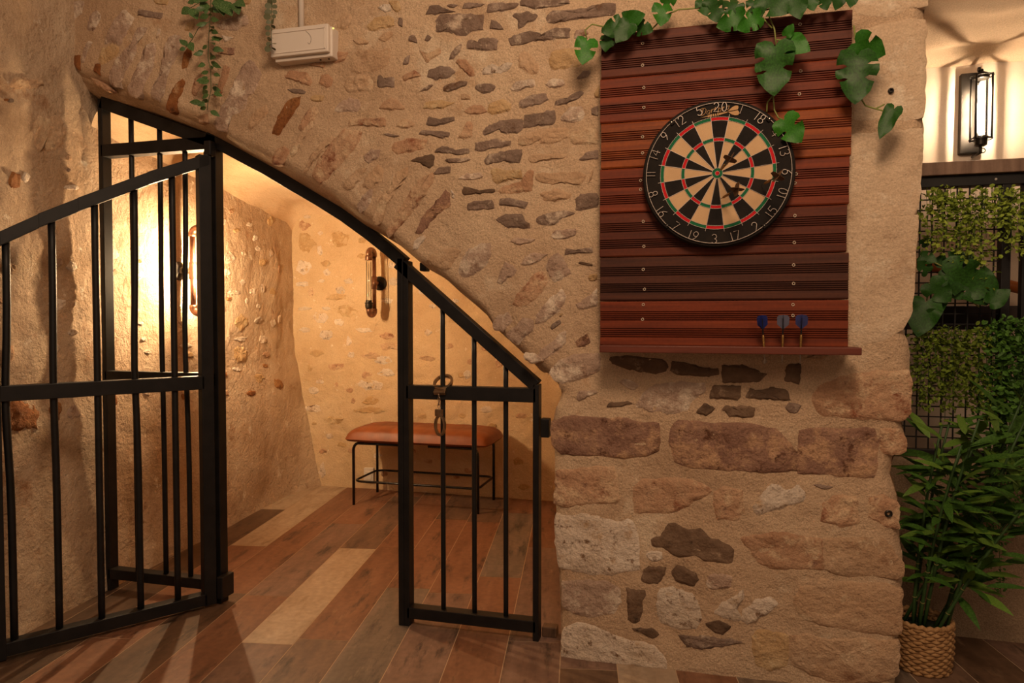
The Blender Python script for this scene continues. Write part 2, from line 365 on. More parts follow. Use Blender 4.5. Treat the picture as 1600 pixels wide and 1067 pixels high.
# ---- niche to the right of the stone wall
YLOW, YSC = 0.39, 0.98
zlow = onY(1560, 716, YLOW).z
lw = MB(); V, Fc = grid(90, 24, lambda u, v: Vector((.2 + 2.6*u, YLOW + .008*fbm((u*4, 0, v), 3, 3) + .02*max(0, (v-.9)/.1)**2, zlow*v))); lw.add(V, Fc)
V, Fc = grid(40, 4, lambda u, v: Vector((.2 + 2.6*u, YLOW + .02 + .14*v, zlow))); lw.add(V, Fc)
lw.box((.2, YLOW + .05, 0), (2.8, YLOW + .16, zlow - .002))
lo = lw.build('wall_parapet', LOWPL, origin=(0, 0, 0), smooth=True); props(lo, kind='structure')
zc = onY(1525, 98, YSC).z
wn = MB(); V, Fc = grid(60, 50, lambda u, v: Vector((.1 + 3.0*u, YSC + .006*fbm((u*3, 2, v*2), 4, 3), (zc + .05)*v))); wn.add(V, Fc)
wno = wn.build('wall_niche', WHITEPL, origin=(0, 0, 0), smooth=True); props(wno, kind='structure')
cn = MB(); V, Fc = grid(50, 40, lambda u, v: Vector((.45 + 2.6*u, YSC + .02 - 1.1*v, zc + .16*v + .02*fbm((u*3, v*2, 0), 4, 3) - .012*(1-v)**8))); cn.add(V, [q[::-1] for q in Fc])
cno = cn.build('ceiling', M('niche_ceiling_plaster', ['#cdb193', '#dcc3a5'], 4, .95, .6, 150, .005, speck=.16, spscale=260), origin=(0, 0, 0), smooth=True); props(cno, kind='structure')

# ================================================================ STONES
def make_stone(px, proj, kind, parent, proud=.005, jitter=.005, nrm=Vector((0, -1, 0)), up=Vector((0, 0, 1)), surf=None):
    """outline from pixels on the wall, roughened, with a bevelled uneven face that stands proud of the mortar"""
    P = [proj(x, y) for x, y in px]
    c = sum(P, Vector()) / len(P); side = up.cross(nrm).normalized() * -1
    if side.length < .5: side = Vector((1, 0, 0))
    q = [((p - c).dot(side), (p - c).dot(up)) for p in P]
    # orientation
    area = sum(a[0]*b[1] - b[0]*a[1] for a, b in zip(q, q[1:] + q[:1])) / 2
    if area < 0: q = q[::-1]
    out = []
    size = math.sqrt(abs(area)); st = max(.007, size / 14)
    for a, b in zip(q, q[1:] + q[:1]):
        L = math.hypot(b[0]-a[0], b[1]-a[1]); n = max(1, min(7, int(L / st)))
        for i in range(n):
            t = i / n; out.append((a[0] + (b[0]-a[0])*t, a[1] + (b[1]-a[1])*t))
    m = len(out); out = [((out[i-1][0] + 5*out[i][0] + out[(i+1) % m][0]) / 7, (out[i-1][1] + 5*out[i][1] + out[(i+1) % m][1]) / 7) for i in range(m)]
    sd = c * 3.7; ja = min(jitter, size * .09)
    def jn(x, y, o): return mnoise.noise(Vector((x*45, y*45, o)) + sd*9) + .7 * mnoise.noise(Vector((x*120, y*120, o)) + sd*9)
    out = [(x * 1.03 + ja * jn(x, y, 0), y * 1.03 + ja * jn(x, y, 9)) for x, y in out]
    e = min(.006, size * .09)
    V = []; m = len(out)
    cx = sum(x for x, y in out) / m; cy = sum(y for x, y in out) / m
    rel = min(.007, size * .07) if kind != 'l' else .0006
    def ring(k_in, h, amp):
        for x, y in out:
            dx, dy = x - cx, y - cy; r = math.hypot(dx, dy) or 1e-6
            k = max(.25, 1 - k_in / r) if k_in < .05 else (1 - k_in)
            X, Y_ = cx + dx*k, cy + dy*k
            hh = h + amp * mnoise.noise(Vector((X*22, Y_*22, 3)) + sd*5) + amp*.6*mnoise.noise(Vector((X*60, Y_*60, 8)) + sd*5)
            if surf: hh += surf(c + side*X + up*Y_)
            V.append(side*X + up*Y_ + nrm*hh)
    ring(0, -.03, 0); ring(.0004, proud*.1, proud*.5); ring(e, proud*.7, rel*.5); ring(.22, proud, rel); ring(.45, proud, rel); ring(.7, proud, rel)
    V.append(side*cx + up*cy + nrm*(proud + (surf(c + side*cx + up*cy) if surf else 0)))
    Fc = []
    for r in range(5):
        for i in range(m):
            j = (i+1) % m; Fc.append((r*m+i, r*m+j, (r+1)*m+j, (r+1)*m+i))
    Fc += [(5*m+i, 5*m+(i+1) % m, 6*m) for i in range(m)]
    me = mesh('stone', V, Fc, True); me.polygons.foreach_set('use_smooth', [i >= 2*m for i in range(len(me.polygons))]); me.materials.append(ST[kind])
    return link('stone', me, parent, loc=c)
def s_front(p): return p.y - wall_y(p.x, p.z, 1.0)
def s_back(p): return p.y - back_pt(p.x, p.z).y
def s_left(p): return (left_pt(p.y, p.z) - p).dot(LWN)
def front_proj(x, y):
    p = onY(x, y, YF); p.y = wall_y(p.x, p.z, 1.0); return p
def Z(ox, oy, pts, sc=5.0): return [(ox + a/sc, oy + b/sc) for a, b in pts]
def T(s): return [tuple(float(q) for q in w.split(',')) for w in s.split()]
FRONT = [
((100,0), [
('p','180,230 215,110 260,80 290,110 280,190 240,250 200,245'),
('p','320,330 350,250 400,150 450,90 490,85 550,150 510,230 460,330 440,350 380,330 330,350'),
('y','270,470 300,380 380,345 440,370 420,430 350,480 300,510'),
('r','65,490 85,430 135,430 130,500 120,550'),
('p','360,560 400,480 480,390 540,330 580,220 660,230 640,270 580,330 570,420 520,520 480,570 430,680 370,660 350,600'),
('p','500,680 540,600 600,480 650,360 710,340 720,420 690,560 640,660 600,750 560,770 510,730'),
('p','680,720 720,650 760,540 790,360 830,290 900,280 930,320 900,420 850,510 810,620 790,720 740,790 700,760'),
('r','920,540 930,470 970,390 1020,380 1000,450 960,540'),
('r','800,840 820,750 870,670 920,610 950,630 930,700 890,790 880,870 830,880'),
('g','575,120 590,70 640,80 780,100 760,150 650,135'),
('w','725,300 745,220 765,230 750,295'),
('y','950,240 970,180 1020,160 1030,200 990,250'),
('p','1200,210 1240,160 1330,140 1440,130 1450,190 1370,240 1300,250 1220,230'),
('w','1240,280 1340,300 1270,335'),
('m','1200,420 1230,370 1340,380 1340,430 1290,440'),
('p','1170,960 1220,870 1290,740 1340,640 1400,520 1450,470 1510,520 1545,590 1500,720 1440,770 1420,860 1330,890 1290,960 1280,1030 1200,1010'),
('t','1440,1000 1470,900 1530,850 1590,820 1600,880 1530,960 1470,1020'),
('o','1000,720 1030,620 1090,560 1110,640 1060,720 1020,760'),
('o','1230,600 1260,520 1310,530 1290,600 1230,740 1170,760'),
('o','1050,960 1060,900 1130,890 1130,960'),
('y','690,0 820,0 810,40 720,30'),('y','1340,0 1470,0 1460,40 1390,40'),
('p','20,160 40,40 80,0 160,0 140,100 90,150 50,190'),
('r','230,560 250,500 290,500 285,590'),('p','140,490 160,380 190,320 225,330 190,400 165,490'),
('o','210,600 300,640 380,700 350,720 250,660'),
]),
((400,0), [
('t','625,220 640,130 690,80 740,100 745,170 700,230'),
('y','865,190 930,130 1000,110 1070,140 1080,190 1010,215 880,240'),
('w','950,60 990,25 1050,30 1060,80 1000,90'),('y','1030,0 1110,0 1135,70 1100,100 1065,70'),
('t','750,310 800,280 890,330 870,350 780,345'),('t','950,300 1000,250 1060,230 1065,280 1000,330'),
('t','740,450 800,390 930,400 1040,370 1045,450 1030,510 940,550 840,570 740,560'),
('t','680,660 720,590 820,580 890,590 905,640 890,710 760,715 690,710'),
('g','935,670 945,590 975,580 990,610 1020,590 1075,600 1080,675 950,685'),
('o','1135,590 1230,545 1295,590 1240,610 1150,630'),
('g','1335,600 1350,550 1420,520 1520,520 1555,560 1500,610 1400,625'),
('g','1190,320 1190,280 1240,275 1265,340'),('g','1310,320 1340,265 1375,290 1350,325'),
('g','1140,510 1160,450 1200,420 1190,500'),
('o','490,650 510,590 560,580 600,620 580,670 540,685'),
('o','220,610 260,550 390,560 440,620 420,675 330,640'),
('g','240,695 310,685 390,715 380,740 300,730'),('y','420,770 450,740 530,745 510,790 440,795'),
('p','610,870 640,800 720,760 800,770 820,820 780,870 700,880'),
('o','950,850 1000,790 1060,760 1110,780 1165,850 1080,860'),
('y','1300,850 1330,790 1450,780 1570,800 1480,840 1390,860'),
('o','710,980 720,930 850,920 1000,920 1005,990 850,985'),
('o','1085,990 1130,930 1190,930 1250,970 1200,1005'),
('g','1335,980 1350,910 1440,930 1550,910 1550,950 1400,990'),
('g','1270,720 1360,660 1390,665 1340,705'),('o','410,510 470,490 545,480 530,530'),
('r','130,1050 160,920 240,790 350,750 330,830 260,940 180,1060'),
('o','330,1000 390,870 460,830 490,880 430,960 380,1040'),
('o','590,480 640,400 720,410 690,470 620,495'),('g','1110,200 1110,130 1150,140 1145,215'),
]),
((640,0), [
('g','120,110 150,50 220,35 300,80 370,95 200,115'),('g','285,45 330,30 385,40 340,70'),
('g','410,70 430,25 500,20 600,40 540,60 470,75'),('g','605,100 620,35 740,20 860,40 820,80 740,100'),
('g','870,50 880,0 1250,0 1250,35 1100,60 960,80'),
('g','1070,140 1100,100 1300,80 1440,35 1600,15 1600,110 1480,130 1330,150 1200,170 1090,195'),
('g','205,245 215,150 240,115 360,110 500,115 580,110 575,235 480,250 415,285 330,260'),
('g','620,230 640,155 690,170 740,230 690,240'),
('g','805,130 830,110 930,100 1020,115 1000,150 930,190 850,235 850,160'),
('g','780,300 850,270 960,250 1060,280 1130,230 1250,220 1250,295 1130,310 960,335 800,365'),
('g','450,385 450,320 490,310 520,340 560,300 685,305 690,400 560,400'),
('g','305,475 330,410 370,360 405,340 395,410 340,460'),
('o','70,390 130,430 245,370 250,420 180,460 135,490'),
('o','350,490 390,460 440,470 500,540 520,590 470,605 420,550'),
('w','570,590 580,530 640,500 720,520 760,490 805,500 790,545 720,580 640,580'),
('t','845,440 900,400 950,440 1015,510 1000,580 930,580 860,530'),
('y','1090,500 1110,410 1200,390 1300,380 1350,440 1400,490 1310,530 1200,540 1110,545'),
('g','260,710 270,670 400,630 460,640 450,670 350,705'),('g','505,690 520,660 640,655 680,680 640,720 570,735'),
('p','780,700 830,640 970,620 985,680 910,690 840,730'),('p','1060,660 1120,610 1200,620 1220,660 1160,690 1090,685'),
('g','1305,620 1350,560 1420,550 1400,600 1340,625'),('g','860,840 860,790 960,740 1060,725 1085,780 1010,820 900,840'),
('g','1130,820 1140,780 1240,760 1340,700 1370,720 1330,770 1230,810'),('t','395,780 400,730 470,740 480,780'),
('y','600,890 620,800 720,780 800,810 790,860 700,890'),('o','420,870 470,830 560,820 610,870 540,900 460,890'),
('g','565,1050 600,990 700,950 880,930 880,1010 840,1040 710,1045 690,1000 640,1010 590,1060'),
('g','885,1005 895,900 1060,870 1140,860 1140,960 1000,990'),
('p','1180,940 1200,880 1260,830 1340,830 1365,900 1340,940 1270,955'),('g','1420,900 1420,840 1480,825 1480,910'),
('p','1280,300 1300,230 1380,220 1400,270 1340,300'),('y','1450,770 1440,730 1485,660 1485,770'),
]),
((640,180), [
('g','75,155 90,120 160,120 320,135 315,180 260,185 170,165'),('o','380,180 420,110 450,45 495,60 495,170 440,185'),
('g','515,280 520,220 620,200 680,190 800,205 790,240 690,260 560,285'),
('g','195,290 260,240 320,260 390,275 470,270 470,305 370,315 300,300'),('g','280,355 300,345 470,335 490,355 420,375 320,380'),
('g','580,360 620,310 720,280 880,270 860,375 740,370 600,385'),('d','10,365 60,330 180,305 205,340 200,400 150,420 100,385'),
('g','190,465 230,410 330,405 330,450 240,470'),('p','380,500 450,455 560,450 580,490 500,508'),
('y','640,420 680,410 740,430 860,430 885,490 780,510 680,540 650,520'),
('o','900,520 910,440 965,435 960,540 950,590 870,605 710,620 700,580 800,540'),
('d','410,610 430,560 500,570 560,590 660,575 670,600 560,615 430,625'),('g','450,740 460,690 540,670 650,665 665,735 480,750'),
('g','700,705 710,650 800,655 930,680 900,735 840,715'),('g','675,820 700,795 760,770 880,770 905,830 945,850 940,890 870,885 740,870'),
('g','990,830 1010,790 1130,750 1230,740 1290,770 1200,800 1130,860 1010,855'),
('t','1010,520 980,470 1000,455 1330,440 1380,480 1340,545 1200,535 1080,540'),('t','1050,670 1020,610 1150,570 1270,610 1260,640 1130,675'),
('g','1295,740 1295,660 1340,615 1470,610 1470,720 1340,745'),('t','850,230 860,170 1050,100 1240,95 1230,180 1130,220 950,230'),
('t','1250,200 1260,130 1390,95 1470,110 1480,220 1330,230'),('t','920,350 940,300 1220,300 1220,330 1080,345 960,375'),
('g','1310,350 1370,290 1475,265 1475,340 1350,355'),('p','1100,950 1130,900 1300,885 1310,930 1230,970 1120,970'),
('p','780,990 830,955 990,970 940,1000 850,1015'),
('m','40,920 110,780 200,690 290,580 325,620 320,700 220,780 130,880 70,930'),
('w','20,1050 30,980 110,930 130,960 60,1050'),('w','325,580 350,610 360,655 340,650'),('t','1390,540 1420,430 1440,420 1420,500'),
]),
((380,180), [
('o','230,380 260,270 330,240 370,280 330,380 280,400'),('t','370,300 440,150 540,30 550,80 490,180 420,290 390,330'),
('t','480,440 520,340 600,230 690,150 700,190 620,290 550,380 500,450'),
('o','540,470 600,340 690,200 790,110 920,130 910,200 840,300 790,360 700,450 650,510 600,530'),
('t','790,560 820,500 880,420 970,400 940,480 870,560 820,600'),('t','930,560 960,480 1060,380 1100,430 1090,520 1000,580'),
('p','890,720 920,640 1010,560 1020,620 1000,700 930,770'),
('t','1020,830 1050,690 1150,560 1200,450 1290,400 1290,470 1200,600 1130,720 1090,830 1050,860'),
('o','1120,900 1180,800 1280,640 1380,500 1490,460 1500,500 1430,620 1340,740 1240,860 1150,960'),
('p','930,320 990,260 1080,270 1060,330 980,380'),('o','1160,270 1180,210 1290,180 1450,190 1430,260 1280,300 1200,310'),
('g','1090,150 1120,140 1230,165 1180,175'),
]),
((640,380), [
('p','380,220 400,130 460,50 560,0 640,0 630,100 590,190 500,250 430,270 385,240'),('t','130,130 180,60 330,30 400,60 330,170 280,210 180,170'),
('p','685,310 710,200 760,140 840,210 830,250 770,280 710,330'),('p','865,170 900,110 980,75 1080,90 1010,140 930,180'),
('p','1060,190 1100,110 1160,75 1210,130 1260,240 1190,280 1130,310 1090,260'),
('o','800,480 830,410 900,330 990,220 1060,220 1080,290 1020,400 920,490 850,490'),
('p','985,640 980,560 1020,520 1090,430 1190,360 1225,410 1180,520 1090,590'),('p','750,730 780,680 880,590 960,600 970,660 900,740 850,790 770,750'),
('p','640,640 680,560 760,540 800,600 730,690 670,690'),('p','1000,880 1010,840 1110,770 1190,690 1220,680 1215,790 1130,850 1050,910 1010,930'),
('m','1295,770 1320,740 1390,705 1415,770 1370,810 1310,810'),('g','1090,660 1110,630 1170,590 1190,620 1110,680'),('y','1160,570 1180,540 1200,545 1180,575'),
('p','1290,480 1350,440 1465,350 1465,500 1400,500 1330,515'),('d','1310,155 1330,140 1430,160 1430,178'),('y','1390,270 1410,240 1465,240 1465,285 1410,300'),
('g','1205,90 1220,40 1300,50 1430,30 1425,70 1320,75'),('p','880,890 900,850 990,860 1050,920 950,950'),
]),
((840,540), [
('p','80,215 160,120 290,70 480,60 490,190 380,250 250,280 200,300 120,260'),('d','545,100 570,85 700,75 980,110 1015,140 1000,200 920,225 760,200 620,160'),
('d','1040,200 1050,120 1300,160 1400,180 1415,235 1300,245 1100,230'),('p','630,280 670,260 740,275 795,320 750,350 690,330'),
('p','300,400 330,350 440,345 475,370 400,400 320,440'),('d','535,480 560,445 640,440 700,430 750,450 660,470'),
('p','775,480 830,370 900,310 1050,280 1300,290 1300,360 1190,450 1180,510 1060,535 900,520'),
('d','1345,410 1365,310 1480,305 1590,310 1590,390 1560,420'),('d','1235,525 1300,440 1385,490 1330,550'),
('m','115,770 120,590 290,545 480,570 690,560 780,600 950,600 940,830 850,860 720,880 600,870 480,860 200,850'),
('m','1020,680 1110,580 1250,590 1425,610 1550,600 1675,610 1850,650 1960,750 2025,850 2035,975 1800,990 1600,975 1350,960 1150,950 1075,910 1050,800'),
]),
((1120,540), [
('d','40,280 45,155 200,150 330,190 390,220 330,280 200,290'),('d','225,405 260,330 340,345 440,320 550,360 575,425 430,425 300,415'),
('d','525,275 550,145 655,140 650,300 580,295'),('d','40,500 60,465 120,480 200,460 300,480 285,560 200,565 100,550'),
('g','530,480 570,440 665,465 630,530 570,530'),
('o','750,370 850,290 1050,220 1300,200 1500,190 1520,300 1510,520 1470,590 1200,580 830,550 760,470'),
('m','650,660 800,640 1000,650 1240,650 1265,720 1255,960 1230,1030 1000,1030 850,1010 640,1000 610,900 640,800'),
('o','1285,650 1430,650 1485,740 1485,830 1420,860 1295,850 1275,740'),
('w','350,120 380,90 400,130 360,150'),('t','700,100 760,70 880,75 820,110'),
]),
((840,720), [
('o','135,330 130,260 150,80 300,60 450,40 600,50 630,200 630,330 500,340 380,330 220,370'),
('o','750,410 760,180 850,140 1150,140 1300,180 1370,240 1300,280 1200,330 1100,390 1030,420'),
('o','1375,250 1450,190 1600,230 1610,400 1550,465 1400,455 1370,330'),
('w','140,420 250,430 350,410 500,440 650,480 700,440 750,470 780,600 800,850 700,850 580,885 400,880 170,830 140,600'),
('d','885,610 960,590 1020,490 1080,490 1150,530 1290,530 1350,600 1440,620 1530,690 1520,800 1430,780 1300,780 1230,740 1100,755 1020,710 970,670 890,665'),
('w','840,740 870,700 980,710 980,770 890,790'),('d','810,940 830,840 870,820 1000,820 1000,880 940,965'),
('d','1050,890 1060,830 1100,810 1240,870 1255,930 1220,990 1080,940'),('p','1310,940 1340,890 1440,870 1520,890 1510,980 1400,1000 1330,990'),
]),
((1120,720), [
('w','280,350 350,260 420,180 500,190 540,230 640,190 690,270 680,320 560,350 500,380 400,400 310,430'),
('g','750,190 780,180 920,205 890,225 800,215'),('o','820,470 830,330 920,270 1080,280 1110,350 1120,490 960,520 880,490'),
('o','1180,440 1190,300 1300,260 1420,330 1430,380 1430,540 1290,500'),
('o','180,600 280,580 480,550 540,560 640,580 820,610 830,840 600,840 420,840 320,790 250,680'),
('t','830,610 1020,600 1220,610 1340,620 1400,730 1460,790 1460,900 1400,930 1250,900 1060,910 900,880 840,840'),
]),
((840,860), [
('p','190,240 350,230 560,240 640,290 650,400 600,490 400,520 270,490 190,430'),('d','690,285 840,310 830,450 800,550 760,570 700,530 700,400'),
('w','940,330 960,290 1050,285 1200,330 1260,420 1280,520 1240,610 1100,620 960,570 930,500'),
('w','1380,490 1440,400 1540,340 1610,290 1605,380 1560,460 1600,520 1570,555 1475,530'),('w','1570,540 1610,470 1700,370 1825,360 1885,410 1825,475 1700,560 1640,575'),
('d','1310,560 1420,540 1510,590 1440,670 1350,620'),('d','735,600 800,600 900,610 960,660 900,690 820,650'),
('g','1105,660 1200,660 1350,670 1500,690 1600,720 1500,740 1300,770 1160,760'),
('w','190,640 300,560 450,590 700,690 900,730 1000,860 1000,930 700,885 400,865 200,830'),
]),
((1120,860), [
('t','590,420 620,370 650,270 770,280 800,200 900,240 1150,250 1280,250 1445,300 1435,400 1435,640 1300,650 1100,620 800,570 680,540 630,470'),
('t','570,670 720,650 800,690 1000,670 1200,690 1415,700 1405,960 1300,1030 900,1035 700,960 580,900'),
('y','280,680 320,620 470,640 560,660 560,900 430,950 310,900 280,800'),
]),
]
for (ox, oy), lst in FRONT:
    for kd, s in lst:
        make_stone(Z(ox, oy, T(s)), front_proj, kd, wall_front, proud=.0045, surf=s_front)
# big pale dressed blocks beside the dart panel
for kd, s in [('l','1336,-4 1452,-40 1450,6 1420,14 1408,22 1390,27 1338,24'),('l','1336,48 1360,44 1396,33 1448,30 1448,105 1445,183 1425,187 1380,184 1336,188'),
              ('l','1328,212 1380,206 1442,200 1439,270 1434,332 1390,338 1330,342'),('l','1326,346 1390,342 1434,336 1430,440 1424,485 1412,512 1380,530 1328,542')]:
    make_stone(T(s), front_proj, kd, wall_front, proud=.0015, surf=s_front)

# stones showing through the alcove's back wall and the left wall
def blob(cx, cy, w, h, sd, n=9, rot=0):
    rr = random.Random(sd); pts = []
    for i in range(n):
        a = 2*math.pi*i/n + rr.uniform(-.2, .2); k = rr.uniform(.62, 1.05)
        x, y = w/2*math.cos(a)*k, h/2*math.sin(a)*k; pts.append((cx + x*math.cos(rot) - y*math.sin(rot), cy + x*math.sin(rot) + y*math.cos(rot)))
    return pts
def back_proj(x, y): return Vector(back_pt(onY(x, y, YBK).x, onY(x, y, YBK).z))
BK = '''480,339,10,5,w 475,353,17,14,r 479,379,26,28,y 500,364,9,7,w 532,374,28,22,o 500,391,8,14,w 476,417,20,20,w 510,412,16,10,y 511,426,10,12,w 472,444,20,8,w 503,439,9,6,w 545,439,14,8,w 486,457,8,14,o 531,454,14,12,w 525,464,28,10,o 476,482,24,6,w 509,482,14,5,w 541,487,32,16,o 501,497,22,16,w 529,503,14,11,w 476,515,16,8,w 508,523,20,16,w 569,516,24,8,w 544,533,8,16,w 603,525,18,10,r 494,552,20,10,o 549,554,10,10,w 580,556,28,10,g 610,542,34,10,g 525,573,26,10,r 600,563,26,12,w 485,575,8,14,o 603,582,24,11,w 574,586,14,12,o 578,602,36,16,w 499,596,12,6,w 490,610,14,10,w 526,601,7,8,r 548,610,10,9,r 580,626,24,12,y 552,626,6,9,r 488,638,24,12,w 520,657,32,12,y 580,641,44,10,y 491,662,9,5,o 505,705,12,8,o 504,735,10,20,w 535,695,14,8,o 550,703,12,10,r 515,681,12,9,w 605,470,18,8,w 615,440,14,12,w 612,415,12,10,w 565,400,14,8,y 560,350,10,7,w 565,375,12,9,o
668,560,24,8,g 700,541,16,9,o 705,500,10,10,o 765,545,24,10,r 781,566,13,16,r 698,588,14,10,g 722,586,14,8,o 667,604,16,9,g 704,606,14,13,g 730,585,14,12,w 735,565,12,8,o 668,520,12,10,w 675,478,10,8,w 660,455,10,9,w 712,470,12,8,w 735,520,10,9,o 690,640,14,9,w 722,650,12,8,o 760,640,20,9,w 812,580,20,12,o 805,610,14,8,w 660,650,12,8,o 745,610,14,8,w 815,650,20,8,r 770,665,14,7,o 730,700,12,7,r 668,720,14,8,r 690,715,12,8,r 590,712,12,8,w 645,705,10,8,r 735,735,16,9,r 712,745,14,8,r 810,720,18,12,o 820,760,20,9,o 600,740,14,9,r'''
for i, t in enumerate(BK.split()):
    a = t.split(','); make_stone(blob(*[float(q) * (1.25 if k > 1 else 1) for k, q in enumerate(a[:4])], i, n=11), back_proj, {'r': 'o', 'g': 't', 'o': 'y' if i % 3 else 'o'}.get(a[4], a[4]), wb, proud=.0025, jitter=.008, surf=s_back)
def left_proj(x, y):
    p = onL(x, y); return left_pt(p.y, p.z)
LF = '''375,402,26,26,w 372,425,16,12,w 400,395,10,10,w 388,360,14,8,y 420,370,10,14,w 410,350,12,8,w 430,410,12,14,y 425,388,10,10,w 445,395,8,16,w 400,440,12,12,w 385,457,24,10,w 415,455,10,12,w 432,450,9,20,w 448,455,10,16,y 375,467,10,8,r 405,470,8,10,w 425,478,10,10,w 395,505,24,26,y 425,500,18,12,w 450,505,10,16,w 395,530,26,10,w 432,530,18,14,w 392,553,34,28,y 435,555,14,12,o 432,572,12,10,r 447,600,16,20,r 365,585,14,12,r 385,578,16,8,w 420,590,18,18,y 405,615,18,12,r 366,615,14,10,o 378,330,12,10,o 365,345,14,10,w 445,345,10,18,y 458,420,7,20,o 460,500,8,18,w
192,395,22,24,w 195,425,18,12,o 230,390,14,20,w 232,408,10,8,r 233,430,18,16,w 228,455,8,26,o 230,485,12,8,w 186,480,14,30,r 237,505,14,8,w 190,520,12,16,o 240,530,14,8,w 248,550,14,8,w 103,410,24,22,p 130,415,22,22,w 106,476,30,26,w 95,492,10,14,o 130,475,10,12,o 102,545,24,24,w 130,520,22,14,w 190,620,20,40,r 245,615,14,8,w 35,420,18,22,t 20,470,14,10,o 48,650,60,62,r 103,640,28,46,r 30,555,24,34,o 130,645,22,24,p 305,540,20,8,w 310,555,18,12,y 305,620,14,14,r 125,600,20,12,g 300,505,16,9,w 40,280,26,34,r 60,275,14,24,w 125,245,12,12,t 125,265,8,8,g 130,292,28,10,w 35,155,12,8,g 28,154,8,6,r 90,205,60,70,t 60,130,60,26,t'''
for i, t in enumerate(LF.split()):
    a = t.split(','); make_stone(blob(*[float(q) for q in a[:4]], 500 + i, n=10), left_proj, a[4], wl, proud=.004, jitter=.010, surf=s_left, nrm=LWN, up=Vector((0, 0, 1)))

# ================================================================ IRON GATE
UZ = Vector((0, 0, 1))
frame = empty('iron_gate_frame', onY(640, 980, 0).xy.to_3d(), 'black steel cell frame of barred panels fixed under the stone half arch', 'gate frame')
FW, FD = .021, .045                     # face width and depth of the flat section
def fpost(name, pxs, ybot, ytop, w=FW, d=FD, Y=0.0):
    """upright: pixel column at its foot, foot and top heights from pixels"""
    p = onY(pxs, ybot, Y); z1 = onY(pxs, ytop, Y).z
    b = MB().box((p.x - w/2, Y - d/2, 0.0), (p.x + w/2, Y + d/2, z1)); return b.build(name, IRON, frame, bevel=.002), p.x
_, xl = fpost('post', 176, 927, 155)
_, xh = fpost('post', 347, 943, 214, w=.026)
_, xr = fpost('post', 631, 980, 404)
_, xr2 = fpost('door_stop', 639.5, 980, 408, w=.021)
_, xe = fpost('post', 839, 1000, 600)
def frail(name, x0, x1, z0, z1, h=.048, d=FD, Y=0.0):
    a, b = Vector((x0, Y, z0)), Vector((x1, Y, z1))
    return MB().bar(a, b, d, h).build(name, IRON, frame, bevel=.002)
zq = lambda x, y: onY(x, y, 0).z
# left fixed panel
frail('top_rail', xl, xh, zq(160, 162), zq(338, 224))
zr = zq(180, 236); frail('cross_rail', xl, xh, zr, zr)
zm = zq(690, 613); zml = zq(245, 590); frail('cross_rail', xl, xh, zml, zml)
zb = zq(250, 902); frail('bottom_rail', xl, xh, zb, zb, h=.040)
def fbar(px, y, ztop, z0, bend=0.0, name='bar'):
    p = onY(px, y, 0); pts = []
    for i in range(13):
        t = i / 12; z = z0 + (ztop - z0) * t; pts.append((p.x + bend * math.exp(-((t - .55) / .16) ** 2), 0, z))
    return MB().tube(pts, (.0100 if px < 400 else .0088), 10).build(name, IRON, frame, smooth=True)
def lt(x): return zq(160, 162) + (zq(338, 224) - zq(160, 162)) * (x - xl) / (xh - xl)
for px, bd in ((216, 0), (259.5, -.004), (298, -.012)):
    fbar(px, 880, lt(onY(px, 880, 0).x), zb, bd)
# curved head bar over the doorway
cp = [onY(x, y, 0) for x, y in [(326,216),(347,227),(380,245),(420,266),(460,290),(500,313),(540,338),(580,367),(610,391),(632,410)]]
hb = MB()
nx = []
for i, p in enumerate(cp):
    t = (cp[min(i+1, len(cp)-1)] - cp[max(i-1, 0)]).normalized(); n = Vector((-t.z, 0, t.x))
    nx += [p + n*.021 + Vector((0,-FD/2,0)), p + n*.021 + Vector((0,FD/2,0)), p - n*.021 + Vector((0,FD/2,0)), p - n*.021 + Vector((0,-FD/2,0))]
hb.add(nx, [(4*i+k, 4*i+(k+1) % 4, 4*i+4+(k+1) % 4, 4*i+4+k) for i in range(len(cp)-1) for k in range(4)] + [(0,3,2,1), tuple(4*(len(cp)-1)+k for k in range(4))])
hb.build('arched_head_bar', IRON, frame, bevel=.0015)
# right fixed panel
za, zc2 = zq(640, 413), zq(848, 606)
frail('sloping_rail', xr - .01, xe - .002, za + .005, zc2 + .008, h=.042)
frail('cross_rail', xr2, xe, zm, zm)
zb2 = zq(740, 965); frail('bottom_rail', xr2, xe, zb2, zb2, h=.040)
for px in (693, 741.5, 790.5):
    p = onY(px, 940, 0); zt = za + (zc2 - za) * (p.x - xr) / (xe - xr); fbar(px, 940, zt, zb2)
p = onY(853, 668, 0); MB().box((p.x - .016, -.018, p.z - .032), (p.x + .014, .018, p.z + .032)).build('wall_bracket', IRON, frame, bevel=.003)
p = onY(662, 424, 0); MB().box((p.x - .008, -.02, p.z), (p.x + .016, .02, p.z + .03)).build('wall_bracket', IRON, frame, bevel=.003)

